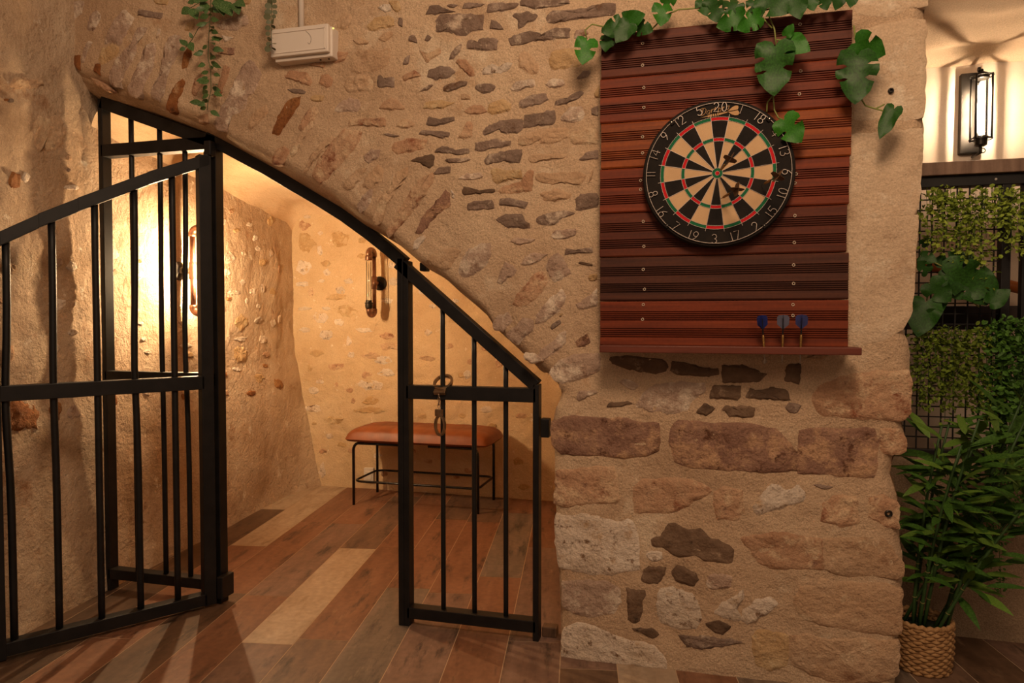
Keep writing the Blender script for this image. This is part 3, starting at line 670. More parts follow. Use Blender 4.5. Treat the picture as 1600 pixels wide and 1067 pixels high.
# ---- hinged door, swung open towards the room
hz = onZ(338, 938, .027); e0 = onZ(15, 1020, .027)
hinge = Vector((xh - .012, -.048, 0)); gd = Vector((e0.x - hz.x, e0.y - hz.y, 0)).normalized(); gn = Vector((gd.y, -gd.x, 0))
def onG(x, y): return on_plane(x, y, hinge, gn)
def gp(dist, z): return hinge + gd * dist + UZ * z
Ld = (onG(8, 1020) - hinge).dot(gd)
door = empty('iron_gate_door', hinge, 'black barred steel gate door standing open towards the room', 'gate')
def gbox(name, d0, d1, z0, z1, z0b=None, z1b=None, dep=FD):
    """member between distances d0 and d1 along the door; z0..z1 at d0, z0b..z1b at d1"""
    z0b = z0 if z0b is None else z0b; z1b = z1 if z1b is None else z1b
    v = [gp(d0, z0) - gn*dep/2, gp(d1, z0b) - gn*dep/2, gp(d1, z0b) + gn*dep/2, gp(d0, z0) + gn*dep/2,
         gp(d0, z1) - gn*dep/2, gp(d1, z1b) - gn*dep/2, gp(d1, z1b) + gn*dep/2, gp(d0, z1) + gn*dep/2]
    return MB().add(v, [(0,3,2,1),(4,5,6,7),(0,1,5,4),(1,2,6,5),(2,3,7,6),(3,0,4,7)]).build(name, IRON, door, bevel=.002)
ztopd = [((onG(x, y) - hinge).dot(gd), onG(x, y).z) for x, y in [(325,250),(230,280),(121,321),(60,346),(0,374)]]
ztopd = [(0, ztopd[0][1] + .012)] + ztopd + [(Ld + .03, ztopd[-1][1] - .03)]
gbox('hinge_stile', -.014, .030, .012, interp(ztopd, .01) + .022)
gbox('lock_stile', Ld - .002, Ld + .030, .004, interp(ztopd, Ld) + .0)
for (d0, z0), (d1, z1) in zip(ztopd, ztopd[1:]):
    gbox('top_rail', d0, d1 + .003, z0 - .023, z0 + .023, z1 - .023, z1 + .023)
zmd = onG(160, 606).z; gbox('cross_rail', .02, Ld, zmd - .025, zmd + .025)
z_b = onG(170, 972).z; gbox('bottom_rail', .02, Ld, z_b - .022, z_b + .022)
for px, py, bd in ((22.4, 990, .010), (93, 975, .004), (159, 958, 0), (220, 943, .008), (278, 929, 0)):
    g = onG(px, py); dd = (g - hinge).dot(gd); zt = interp(ztopd, dd)
    pts = [gp(dd + bd * math.exp(-((i/12 - .6) / .15) ** 2), z_b + (zt - z_b) * i / 12) for i in range(13)]
    MB().tube(pts, .0115, 12).build('bar', IRON, door, smooth=True)
h0 = onY(357, 915, 0); MB().box((h0.x - .016, -.05, .03), (h0.x + .010, .022, .115)).build('hinge_block', IRON, door, bevel=.004)
h1 = onY(350, 236, 0); MB().box((xh - .01, -.06, h1.z - .028), (xh + .02, -.028, h1.z + .028)).build('hinge_block', IRON, door, bevel=.004)

# ---- handcuffs closed round the bar of the right panel
pc = onY(690, 604, -.03); hx = onY(692, 604, 0).x
cuffs = empty('handcuffs', (hx, -.03, pc.z), 'pair of metal handcuffs hanging from the cross rail of the gate', 'handcuffs')
def ring_pts(c, ax, ay, rx, ry, n=22, a0=0, a1=2*math.pi): return [Vector(c) + ax*rx*math.cos(a0 + (a1-a0)*i/n) + ay*ry*math.sin(a0 + (a1-a0)*i/n) for i in range(n + (0 if abs(a1-a0) > 6.2 else 1))]
def flat_ring(mb, c, ax, ay, rx, ry, w, t):
    nz = ax.cross(ay).normalized(); n = 26; V = []
    for i in range(n):
        a = 2*math.pi*i/n; d = ax*math.cos(a)*rx + ay*math.sin(a)*ry; u = d.normalized()
        V += [Vector(c) + d + u*w/2 + nz*t/2, Vector(c) + d - u*w/2 + nz*t/2, Vector(c) + d - u*w/2 - nz*t/2, Vector(c) + d + u*w/2 - nz*t/2]
    mb.add(V, [(4*i+k, 4*i+(k+1) % 4, 4*((i+1) % n)+(k+1) % 4, 4*((i+1) % n)+k) for i in range(n) for k in range(4)])
X, Yv = Vector((1,0,0)), Vector((0,1,0))
c1 = Vector((hx, .004, zm + .035))
tl = Vector((0, .80, .60)).normalized()
m1 = MB(); flat_ring(m1, c1, X, tl, .031, .036, .009, .011); cf = m1.build('cuff', CUFF, cuffs, bevel=.001)
jb = c1 - tl*.040; MB().obox(jb - UZ*.006, X*.022, tl*.010, tl.cross(X)*.007).build('lock_housing', CUFF, cf, bevel=.002)
top = jb + Vector((0, -.012, -.014)); ch = MB()
for k in range(4):
    c = top - UZ*(.006 + k*.0115); a = X if k % 2 else Yv
    ch.tube(ring_pts(c, a, UZ, .004, .0085, 14), .0014, 6, closed=True)
ch.build('chain', CUFF, cuffs, smooth=True)
b1 = top - UZ*.052
lx = Vector((.93, -.37, 0)).normalized()
m2 = MB(); flat_ring(m2, b1 - UZ*.056 + X*.004, lx, UZ, .021, .034, .008, .010); cf2 = m2.build('cuff', CUFF, cuffs, bevel=.001)
MB().obox(b1 - UZ*.012, lx*.015, UZ*.012, lx.cross(UZ)*.006).build('lock_housing', CUFF, cf2, bevel=.002)

# ================================================================ BENCH
bx0, bx1, by0, by1 = -1.975, -1.200, 1.445, 1.765
bench = empty('upholstered_bench', ((bx0+bx1)/2, (by0+by1)/2, 0), 'cognac leather bench on thin black tube legs inside the alcove', 'bench')
ZS = .378
for y0 in (by0, by1):
    for x0, sg in ((bx0, 1), (bx1, -1)):
        pts = [(x0, y0, 0), (x0, y0, ZS - .05)] + [(x0 + sg*.035*(1 - math.cos(a)), y0, ZS - .05 + .042*math.sin(a)) for a in (.3, .7, 1.1, 1.5)] + [(x0 + sg*.30, y0, ZS - .007)]
        MB().tube(pts, .0085, 10).build('leg', BLACKGLOSS, bench, smooth=True)
zf = .142; rc = .05
fr = []
for cx_, cy_, a0 in ((bx1 - rc, by1 - rc, 0), (bx0 + rc, by1 - rc, 90), (bx0 + rc, by0 + rc, 180), (bx1 - rc, by0 + rc, 270)):
    fr += [(cx_ + rc*math.cos(R(a0 + t)), cy_ + rc*math.sin(R(a0 + t)), zf) for t in (0, 22, 45, 68, 90)]
MB().tube(fr, .007, 8, closed=True).build('foot_rail', BLACKGLOSS, bench, smooth=True)
sx0, sx1, sy0, sy1, sz0, sz1 = -2.03, -1.135, 1.412, 1.798, ZS, .466
def seat_pt(u, v, top):
    # rounded cushion, tapering to a soft edge, with quilted squares
    a, b = 2*u - 1, 2*v - 1
    k = (1 - abs(a) ** 9) ** .42 * (1 - abs(b) ** 5) ** .42
    x = (sx0 + sx1)/2 + (sx1 - sx0)/2 * (a * (1 - .03 * abs(b) ** 4)); y = (sy0 + sy1)/2 + (sy1 - sy0)/2 * (b * (1 - .04 * abs(a) ** 6))
    q = abs(math.sin(u * math.pi * 9)) ** .35 * abs(math.sin(v * math.pi * 3)) ** .35
    return Vector((x, y, sz0 + .016 + ((sz1 - sz0 - .016) * k + .003 * (q - 1) * k if top else -.018 * k ** .5)))
nu, nv = 90, 30
V1, F1 = grid(nu, nv, lambda u, v: seat_pt(u, v, True)); V2, F2 = grid(nu, nv, lambda u, v: seat_pt(u, v, False))
st = MB().add(V1, F1).add(V2, [q[::-1] for q in F2]).build('seat_cushion', LEATHER, bench, smooth=True)

# ---- outlet on the alcove wall behind the bench
p = onY(578, 741, YBK); oo = empty('wall_outlet', (p.x, YBK, p.z), 'small white wall outlet low on the alcove wall behind the bench', 'outlet')
MB().box((p.x - .034, YBK - .022, p.z - .042), (p.x + .034, YBK + .02, p.z + .046)).build('cover_plate', WHITEBOX, oo, bevel=.004)
MB().box((p.x - .022, YBK - .026, p.z - .030), (p.x + .022, YBK - .018, p.z + .026)).build('socket_insert', WHITEBOX, oo, bevel=.003)

# ================================================================ PIPE WALL LAMPS
def pipe_lamp(base, nrm, lit, label):
    """flange on the wall, tee, upright pipe, elbows top and bottom, glass tube standing further out"""
    t = empty('pipe_wall_lamp', base, label, 'wall lamp', 'industrial pipe wall lamps in the alcove')
    A, B, hh, r = .075, .152, .175, .0125
    P = lambda d, z: base + nrm*d + UZ*z
    MB().lathe(base, [(.045, -.02), (.045, .006), (.030, .012), (.018, .016), (.018, .030)], nrm, 24).build('wall_flange', BRONZE, t, smooth=False, bevel=.001)
    for k in range(4):
        a = k*math.pi/2 + .6; s_ = nrm.cross(UZ); c = base + (s_*math.cos(a) + UZ*math.sin(a))*.033
        MB().lathe(c, [(.004, .004), (.004, .009)], nrm, 8).build('flange_screw', STEEL, t)
    MB().tube([P(.01, 0), P(A, 0)], .013, 14).build('stub_pipe', BRONZE, t, smooth=True)
    MB().tube([P(A, -.040), P(A, .040)], .0175, 16).tube([P(.04, 0), P(A, 0)], .0165, 14).build('tee_fitting', COPPER, t, smooth=True)
    MB().tube([P(A, -hh), P(A, hh)], r, 16).build('upright_pipe', COPPER, t, smooth=True)
    for sg in (1, -1):
        m_ = (A + B) / 2; rr = (B - A) / 2
        arc = [P(A, sg*(hh - .012))] + [P(m_ - rr*math.cos(a), sg*(hh + rr*math.sin(a)*.75)) for a in [math.pi*i/12 for i in range(13)]] + [P(B, sg*(hh - .012))]
        MB().tube(arc, .0175, 14).build('elbow', COPPER, t, smooth=True)
    MB().lathe(P(B, hh - .040), [(.020, 0), (.022, .004), (.022, .022), (.016, .032)], UZ, 18).build('top_cap', COPPER, t, bevel=.001)
    MB().lathe(P(B, -hh + .006), [(.014, 0), (.022, .010), (.024, .026), (.022, .036), (.027, .038), (.027, .042), (.019, .044), (.019, .058)], UZ, 20).build('lamp_holder', BRONZE, t, bevel=.001)
    g = MB(); g.lathe(P(B, -hh + .062), [(.0155, 0), (.0155, 2*hh - .105)], UZ, 18); g.f = g.f[:-2]; g.build('glass_tube', GLASS, t, smooth=True)
    fm = MB(); n = 5
    for k in range(2):
        pts = [P(B, -hh + .07 + i*(2*hh - .13)/30) + nrm*(.004*math.cos(k*math.pi + i*.05)) for i in range(31)]
        fm.tube(pts, .0042 if lit else .0012, 6)
    fm.build('filament', glow('lit_filament_' + t.name, (1.0, .68, .38), 2200.0) if lit else STEEL, t)
    return t
pz = onY(590, 443, YBK).z
fp = onL(292, 424); fp = Vector((fp.x, fp.y, pz)); fp.x = left_pt(fp.y, fp.z).x
pipe_lamp(fp, LWN, True, 'glowing industrial pipe wall lamp on the left alcove wall behind the bars')
bp_ = onY(594, 443, YBK); bp_.y = back_pt(bp_.x, bp_.z).y - .004; pipe_lamp(Vector((bp_.x, bp_.y, pz)), Vector((0, -1, 0)), False, 'unlit industrial pipe wall lamp on the back wall above the bench')

# ================================================================ EMERGENCY LIGHT BOX
YW = YF - .004
p0 = onY(424, 92, YW - .05); p1 = onY(514, 36, YW - .05)
bx = empty('emergency_light_box', ((p0.x + p1.x)/2, YW, (p0.z + p1.z)/2), 'off-white plastic emergency light box on the stone wall above the arch', 'light box')
x0, x1, z0, z1 = p0.x, p1.x, p0.z + .004, p1.z
MB().box((x0 + .004, YW - .036, z0 - .012), (x1 + .004, YW + .02, z1 - .004)).build('housing', WHITEBOX, bx, bevel=.005)
lid = MB().box((x0 - .002, YW - .052, z0), (x1 - .003, YW - .034, z1)).build('cover', WHITEBOX, bx, bevel=.004)
fr = MB()
w = .008
for a, b in (((x0+.008, z0+.010), (x1-.012, z0+.014)), ((x0+.008, z1-.016), (x1-.012, z1-.012)), ((x1-.018, z0+.010), (x1-.014, z1-.012))):
    fr.box((a[0], YW - .0545, a[1]), (b[0], YW - .051, b[1]))
fr.build('cover_rib', WHITEBOX, lid, bevel=.001)
lg = [(x1 - .088 + .018*t + .010*math.sin(t*3.0), YW - .0526, z1 - .018 - .040*t) for t in [i/10 for i in range(11)]] + [(x1 - .068 - .012*t, YW - .0526, z1 - .058 - .006*math.sin(t*3.1)) for t in (.3, .6, 1)]
MB().tube(lg, .0006, 5).build('wire', M('grey_wire', ['#6f655c']), bx)
q = onY(513.5, 45, YW - .03); MB().lathe((x1 + .005, YW - .030, q.z), [(.0022, -.002), (.0022, .002)], (1, 0, 0), 10).build('indicator_light', glow('amber_indicator', (1.0, .75, .12), 3.0), bx)
for dx in (.018, .05): MB().lathe((x1 - dx, YW - .020, z0 - .0125), [(.0035, -.002), (.0035, .002)], UZ, 10).build('port', BRONZE, bx)
cx_ = onY(469, 20, YW - .02).x
cd = MB().tube([(cx_, YW - .012, z1 - .01), (cx_, YW - .012, ZTOP)], .0095, 12).build('cable_conduit', WHITEBOX, smooth=True)
props(cd, 'pale plastic conduit running up the wall from the emergency light box', 'conduit')

# ================================================================ DART PANEL
YP = YF - .055                          # front of the boards
ya = [55.7, 125, 194, 265, 334, 402.3, 470.5, 541]; yb = [12.5, 88, 165, 243, 319, 394, 468, 543]
xL = onY(938, 300, YP).x; xR = onY(1327, 300, YP).x
panel = empty('dart_backboard', ((xL + xR)/2, YF - .01, onY(1130, 540, YP).z), 'grooved reddish hardwood board panel behind the dartboard on the wall', 'wall panel')
zs = [(onY(938, a, YP).z + onY(1326, b, YP).z) / 2 for a, b in zip(ya, yb)]
BC = [0, 1, 2, 1, 0, 3, 1]
SCR = []
for i in range(7):
    zt, zb_ = zs[i] - .0012, zs[i+1] + .0012; h = zt - zb_; rr = random.Random(i)
    xa, xb = xL + rr.uniform(-.002, .002), xR + rr.uniform(-.006, .004)
    prof = [(YP + .024, zb_), (YP + .003, zb_), (YP, zb_ + .004)]
    g0 = [.20, .58] if i not in (2,) else [.18, .60]
    gs = []
    for g in g0: gs += [g + k*.046 for k in range(5)]
    for g in gs:
        c = zb_ + h*g; prof += [(YP, c - .0022), (YP + .0045, c - .0014), (YP + .0045, c + .0014), (YP, c + .0022)]
    prof += [(YP, zt - .004), (YP + .003, zt), (YP + .024, zt)]
    n = len(prof); V = [(xa, y, z) for y, z in prof] + [(xb, y, z) for y, z in prof]
    Fc = [(k, (k+1) % n, n + (k+1) % n, n + k) for k in range(n)] + [tuple(range(n))[::-1], tuple(range(n, 2*n))]
    MB().add(V, Fc).build('board', BOARD[BC[i]], panel)
RING = M('screw_washer', ['#b8a794', '#c9baa6'], 20, .5, metal=.3)
SCRW = '1004,68 1004,102 1006,137 1006,168 1004,214 1004,239 1001,282 1001,296 1005,346 1006,385 1005,421 1007,452 1005,476 1004,499 1250,38 1251,111 1249,147 1246,222 1244,272 1242,286 1242,337 1241,379 1240,414 1240,443 1239,476 1239,493'
for x, y in T(SCRW):
    c = onY(x, y, YP); mb = MB(); mb.tube(ring_pts(c + Vector((0, -.0006, 0)), X, UZ, .0036, .0036, 14), .0013, 6, closed=True); mb.build('screw', RING, panel)
MB().box((xL + .05, YF - .012, zs[-1] + .03), (xL + .10, YP + .024, zs[0] - .03)).build('batten', BOARD[3], panel)
MB().box((xR - .10, YF - .012, zs[-1] + .03), (xR - .05, YP + .024, zs[0] - .03)).build('batten', BOARD[3], panel)
# ledge with holes for darts
YSH = YP - .085
q0 = onY(937, 552, YSH); q1 = onY(1347, 542, YSH)
shx0, shx1 = q0.x, q1.x; shz1 = (onY(1150, 541.5, YSH).z); shz0 = onY(1150, 553, YSH).z
shelf = MB().box((shx0, YSH, shz0), (shx1, YP + .0, shz1)).build('dart_ledge', SHELFM, panel, bevel=.002)

# ---- dartboard
YD = YP - .040                          # face of the board
BCn = onY(1120.8, 270.8, YD); ROLL = R(2.0)
db = empty('dartboard', (BCn.x, YP, BCn.z), 'round bristle dartboard with red and green rings on the wooden panel', 'dartboard')
RAD = .2255; KB = .95
BLK = M('black_sisal', ['#100d0b', '#1a1512', '#241d16'], 18, .92, .3, 300, .001, speck=.1)
CRM = M('cream_sisal', ['#bb9a74', '#caa981'], 14, .92, .25, 300, .001, speck=.08, spscale=500)
REDS = M('red_sisal', ['#b0121c', '#c01a22'], 14, .9, .2, 300, .001)
GRNS = M('green_sisal', ['#0f5a36', '#166640'], 14, .9, .2, 300, .001)
WIRE = M('white_wire', ['#b5a9a0', '#c6bab0'], 20, .45, metal=.25)
MB().lathe((BCn.x, YP - .001, BCn.z), [(RAD - .010, 0), (RAD, .006), (RAD, .030), (RAD - .004, .0375), (RAD - .010, .039), (.001, .039)], (0, -1, 0), 96).build('board_body', BLK, db)
def disc(a, r, d=0.0):
    """a clockwise from the top of the board"""
    a += ROLL; return Vector((BCn.x + r*math.sin(a), YD - d, BCn.z + r*math.cos(a)))
def seg_mesh(r0, r1, a0, a1, n, mt):
    V, Fc = [], []
    for k in range(n + 1):
        a = a0 + (a1 - a0)*k/n
        for r in (r0, r1):
            for yy in (0, -.0012): V.append((r*math.sin(a), yy, r*math.cos(a)))
    for k in range(n):
        b = 4*k; Fc += [(b+1, b+3, b+7, b+5), (b, b+4, b+6, b+2), (b, b+1, b+5, b+4), (b+2, b+6, b+7, b+3)]
    Fc += [(0, 2, 3, 1), (4*n, 4*n+1, 4*n+3, 4*n+2)]
    me = mesh('segment', V, Fc); me.materials.append(mt); return me
hw = math.pi / 20
zones = [(.0159, .0975), (.0975, .1075), (.1075, .160), (.160, .1705)]
SM = {}
for zi, (r0, r1) in enumerate(zones):
    for par in (0, 1):
        SM[zi, par] = seg_mesh(r0 + .0004, r1 - .0004, -hw + .0015, hw - .0015, 6, ((REDS, GRNS) if zi in (1, 3) else (BLK, CRM))[par])
NUMS = [20, 1, 18, 4, 13, 6, 10, 15, 2, 17, 3, 19, 7, 16, 8, 11, 14, 9, 12, 5]
for k in range(20):
    for zi in range(4):
        o = link(('single_bed', 'treble_bed', 'single_bed', 'double_bed')[zi], SM[zi, k % 2], db, loc=(0, YD - YP, 0)); o.rotation_euler.y = ROLL + k*2*hw
MB().lathe(Vector((BCn.x, YD + .002, BCn.z)), [(.0159, 0), (.0159, .0034)], (0, -1, 0), 40).build('outer_bull', GRNS, db)
MB().lathe(Vector((BCn.x, YD + .002, BCn.z)), [(.0064, 0), (.0064, .0042)], (0, -1, 0), 24).build('bullseye', REDS, db)
for k in range(20):
    a = (k + .5)*2*hw; MB().tube([disc(a, .0159, .0018), disc(a, .179, .0018)], .0008, 5).build('spider_wire', WIRE, db)
for r in (.0064, .0159, .0975, .1075, .160, .1705):
    n = 80 if r > .05 else 32
    MB().tube([disc(2*math.pi*i/n, r, .0018) for i in range(n)], .0008, 5, closed=True).build('ring_wire', WIRE, db)
RN = .2135
MB().tube([disc(2*math.pi*i/110, RN, .004) for i in range(110)], .0011, 6, closed=True).build('number_ring', WIRE, db)
def arcp(cx, cy, rx, ry, a0, a1, n=12): return [(cx + rx*math.cos(R(a0 + (a1-a0)*i/n)), cy + ry*math.sin(R(a0 + (a1-a0)*i/n))) for i in range(n+1)]
DIG = {'0': [arcp(.3, .5, .26, .5, 90, 450, 20)], '1': [[(.3, 1), (.3, 0)]],
 '2': [arcp(.3, .72, .26, .28, 165, -35, 12) + [(.05, 0), (.6, 0)]], '3': [arcp(.28, .74, .25, .26, 150, -80, 12) + arcp(.28, .25, .28, .25, 85, -150, 12)],
 '4': [[(.45, 0), (.45, 1), (.02, .32), (.6, .32)]], '5': [[(.55, 1), (.12, 1), (.08, .58)] + arcp(.28, .32, .28, .32, 110, -150, 14)],
 '6': [[(.5, 1), (.2, .7)] + arcp(.3, .28, .26, .28, 150, -210, 18)], '7': [[(.02, 1), (.58, 1), (.2, 0)]],
 '8': [arcp(.3, .74, .22, .26, 270, -90, 16) + arcp(.3, .25, .27, .25, 90, -270, 16)], '9': [[(.1, 0), (.4, .3)] + arcp(.3, .72, .26, .28, -30, 330, 18)]}
for k, nmb in enumerate(NUMS):
    a = k*2*hw; inward = 5.5 < k < 14.5
    t = str(nmb); Hn = .027; W_ = .6*Hn; wd = [(.12 if c == '1' else .62)*Hn for c in t]; tot = sum(wd) + .007*(len(t) - 1)
    er = disc(a, 1) - disc(a, 0); er.normalize(); et = Vector((er.z, 0, -er.x))     # et: clockwise
    rx, ry = (et, er) if not inward else (-et, -er)
    base = disc(a, RN - .0275 if not inward else RN, .004)
    cur = -tot/2; mb = MB()
    for c, wv in zip(t, wd):
        off = -.3*Hn + .06*Hn if c == '1' else 0
        for stroke in DIG[c]: mb.tube([base + rx*(cur + off + x*Hn) + ry*(y*Hn) for x, y in stroke], .0011, 5)
        cur += wv + .007
    mb.build('numeral', WIRE, db)
for a in (42, 138, 222, 318):
    c = disc(R(a), RN, .003); er = (c - disc(0, 0, .003)).normalized(); et = Vector((er.z, 0, -er.x))
    cl = MB().obox(c, er*.0075, Vector((0, .003, 0)), et*.0055).build('ring_clip', BLK, db)
    MB().lathe(c + Vector((0, -.003, 0)), [(.0016, 0), (.0016, .0015)], (0, -1, 0), 8).build('clip_screw', STEEL, cl)
# maker's lettering: slanted script and a dart
LOGO = M('tan_print', ['#b08a60', '#bb966c'], 20, .9)
def logo_pt(u, v):     # u, v in logo pixels of the photograph
    p = onY(1070 + u/13.333, 150 + v/13.333, YD - .0012); return Vector((BCn.x + (p.x - BCn.x)/KB, p.y, BCn.z + (p.z - BCn.z)/KB))
lg = {'D': [[(385,265),(350,410)], [(320,330),(325,280),(360,262),(420,255),(445,290),(430,350),(390,395),(345,412)]],
 'a': [[(520,305),(490,300),(465,330),(455,370),(480,385),(510,350),(525,300),(510,370),(530,375)]],
 'r': [[(560,280),(545,350)], [(555,310),(580,280),(600,278)]],
 't': [[(640,230),(615,330),(635,335)], [(605,275),(665,262)]],
 'p': [[(710,240),(680,400)], [(705,270),(735,250),(755,275),(745,320),(715,330),(695,320)]],
 'r2': [[(800,225),(780,320)], [(795,255),(815,230),(835,228)]],
 'o': [[(905,205),(880,220),(865,260),(870,290),(895,285),(915,255),(920,215),(905,203),(940,210)]]}
for c, strokes in lg.items():
    mb = MB()
    for st_ in strokes: mb.tube([logo_pt(*q_) for q_ in st_], .0009 if len(st_) > 2 else .0012, 5)
    mb.build('logo_letter', LOGO, db)
def flat(pts, name, m, parent, t=.0008):
    P = [logo_pt(*q_) for q_ in pts]; n = len(P)
    V = [p + Vector((0, -t, 0)) for p in P] + [p + Vector((0, t, 0)) for p in P]
    return MB().add(V, [tuple(range(n)), tuple(range(n, 2*n))[::-1]] + [(k, n+k, n+(k+1) % n, (k+1) % n) for k in range(n)]).build(name, m, parent)
flat([(895,318),(985,235),(1050,200),(1110,200),(1118,240),(1105,280),(1000,300)], 'logo_flight', LOGO, db)
flat([(900,335),(1000,318),(1105,298),(1130,330),(1135,365),(1110,395),(1050,402),(980,385)], 'logo_flight', LOGO, db)
flat([(705,358),(760,348),(890,325),(890,345),(780,378),(720,398),(708,385)], 'logo_barrel', LOGO, db)
for k in range(4): flat([(535 + k*45, 385 - k*6), (560 + k*45, 378 - k*6), (572 + k*45, 428 - k*8), (545 + k*45, 438 - k*8)], 'logo_barrel', LOGO, db)
flat([(325,458),(470,415),(500,395),(520,388),(522,430),(500,445),(470,432)], 'logo_barrel', LOGO, db)

db.scale = (KB, 1, KB)

# ---- darts
BRASS = M('worn_brass', ['#8a6838', '#b08a50'], 60, .38, metal=.9, bump=.05)
BROWNF = M('brown_flight', ['#4d3622', '#6b4c30'], 20, .6)
NAVY = M('navy_flight', ['#0e1440', '#1a2568'], 30, .55)
SLATE = M('grey_blue_flight', ['#3d3c4a', '#4a4a5e'], 30, .6)
BLKP = M('black_shaft', ['#100f10'], rough=.4)
def dart(tip, tail, fm, label, roll, fsz=.019, L=.145):
    d = (tail - tip).normalized(); t = empty('dart', tip, label, 'dart', 'darts')
    u = d.orthogonal().normalized(); u = Matrix.Rotation(roll, 3, d) @ u; w = d.cross(u)
    P = lambda k: tip + d*k
    MB().tube([P(-.004), P(.032)], [.0004, .0012], 6).build('point', STEEL, t)
    MB().lathe(P(.030), [(.0020, 0), (.0034, .004), (.0036, .014), (.0030, .015), (.0036, .016), (.0036, .026), (.0030, .027), (.0036, .028), (.0036, .042), (.0026, .048)], d, 12).build('barrel', BRASS, t)
    MB().tube([P(.077), P(L - .008)], .0020, 8).build('shaft', BLKP, t)
    for k in range(4):
        e = u*math.cos(k*math.pi/2) + w*math.sin(k*math.pi/2); n = d.cross(e)
        pr = [(L - .040, 0), (L - .026, fsz*.95), (L - .006, fsz), (L, fsz*.75), (L + .002, 0)]
        V = [P(a) + e*b + n*.0003 for a, b in pr] + [P(a) + e*b - n*.0003 for a, b in pr]; m_ = len(pr)
        MB().add(V, [tuple(range(m_)), tuple(range(m_, 2*m_))[::-1]] + [(i, m_+i, m_+(i+1) % m_, (i+1) % m_) for i in range(m_)]).build('flight', fm, t)
    return t
def bdart(x0, y0, x1, y1, label, roll):
    tip = onY(x0, y0, YD); tail = onY(x1, y1, YD - .135); dart(tip, tail, BROWNF, label, roll)
bdart(1122, 270, 1142, 247, 'brass dart with brown flights stuck in the bullseye', .3)
bdart(1124, 312, 1154, 294, 'brass dart with brown flights stuck low beside the three segment', .7)
bdart(1189, 290, 1217, 274, 'brass dart with brown flights stuck near the right double ring', .2)
for x, xt, m_, lab, rl in ((1195, 1191, NAVY, 'navy dart standing leftmost in the wooden ledge', .2), (1222, 1224, SLATE, 'grey-blue dart standing in the middle of the wooden ledge', .78), (1250, 1253, NAVY, 'navy dart standing rightmost in the wooden ledge', .6)):
    yy = YSH + .022; tp = onY(x, 566, yy); tl_ = onY(xt, 498, yy); tl_.y += .004
    dart(tp, tl_, m_, lab, rl, .0165, .133)

# ---- small ironwork on the stone wall
def stud(x, y, r, label, nm='wall_bolt'):
    c = front_proj(x, y); e = empty(nm, c, label, 'bolt')
    MB().lathe(c, [(r, -.01), (r, .006), (r*.8, .010), (r*.45, .010), (r*.4, .004)], (0, -1, 0), 14).build('bolt_head', BRONZE, e, bevel=.001)
    MB().tube(ring_pts(c + Vector((0, -.008, 0)), X, UZ, r*.75, r*.75, 14), r*.22, 6, closed=True).build('bolt_rim', BRONZE, e)
stud(1388, 802, .011, 'round dark iron bolt in the stones near the right end of the wall')
stud(1392, 142, .008, 'rusty plug in the pale stone right of the dart panel')
# wooden shim where the frame meets the pier
p = onZ(857, 994, 0); tb = MB().box((p.x - .022, p.y - .01, 0), (p.x + .03, p.y + .03, .035)).build('wood_shim', FLOORM[5], bevel=.003)
props(tb, 'dark wooden block at the foot of the pier beside the gate', 'wood block')

# ================================================================ GREENERY
def leafm(name, cols, rough=.42): return M(name, cols, 22, rough + .08, .15, 40, .002, rnd=.18, space='object', spec=.3)
MON_D = leafm('dark_monstera_leaf', ['#17330f', '#234a16', '#2f5c1e']); MON_L = leafm('bright_monstera_leaf', ['#1e500e', '#2a6414', '#36761c'])
VAR = leafm('glossy_variegated_leaf', ['#2a4422', '#40602e', '#84926a'], .3); EUC = leafm('grey_green_leaf', ['#565a40', '#70735a'])
LIME = leafm('lime_trailing_leaf', ['#5f7420', '#829836', '#a8b84a'], .6); OLIVE = leafm('olive_trailing_leaf', ['#445412', '#607420', '#7e9234'], .6)
DEEP = leafm('deep_green_leaf', ['#2c4c1a', '#446c26', '#5a8632'], .5); BAM = leafm('bamboo_leaf', ['#243e12', '#36581c', '#486e28'], .45); BAML = leafm('light_bamboo_leaf', ['#46641e', '#5e7c2e'], .45)
STEMG = M('pale_green_stem', ['#6f7a3a', '#8a8f52'], 30, .6); STEMD = M('dark_green_stem', ['#27401c', '#38552a'], 30, .55)

def leaf_mesh(name, half, fold=.10, droop=.12, wave=.0):
    pts = [(x, y) for x, y in half] + [(-x, y) for x, y in half[::-1][1:-1]]
    bm = bmesh.new(); vs = [bm.verts.new((x, y, 0)) for x, y in pts]
    es = [bm.edges.new((vs[i], vs[(i+1) % len(vs)])) for i in range(len(vs))]
    bmesh.ops.triangle_fill(bm, use_beauty=True, use_dissolve=False, edges=es)
    bmesh.ops.subdivide_edges(bm, edges=[e for e in bm.edges if e.calc_length() > .16], cuts=1, use_grid_fill=False)
    bmesh.ops.triangulate(bm, faces=bm.faces[:])
    for v in bm.verts:
        x, y = v.co.x, v.co.y; v.co.z = fold * abs(x) ** 1.3 - droop * (y - .2) ** 2 + wave * math.sin(9*y + 4*x) * abs(x)
    bmesh.ops.recalc_face_normals(bm, faces=bm.faces)
    me = bpy.data.meshes.new(name); bm.to_mesh(me); bm.free()
    me.polygons.foreach_set('use_smooth', [True]*len(me.polygons)); return me
HM = [(0,.03),(.08,-.08),(.24,-.13),(.40,-.04),(.47,.12),(.47,.20),(.30,.21),(.22,.25),(.31,.275),(.48,.28),(.48,.42),(.43,.50),(.27,.455),(.19,.48),(.27,.53),(.40,.575),(.33,.74),(.22,.86),(.10,.95),(0,1)]
HH = [(0,.04),(.08,-.07),(.24,-.12),(.40,-.03),(.47,.15),(.47,.35),(.40,.55),(.28,.74),(.12,.91),(0,1)]
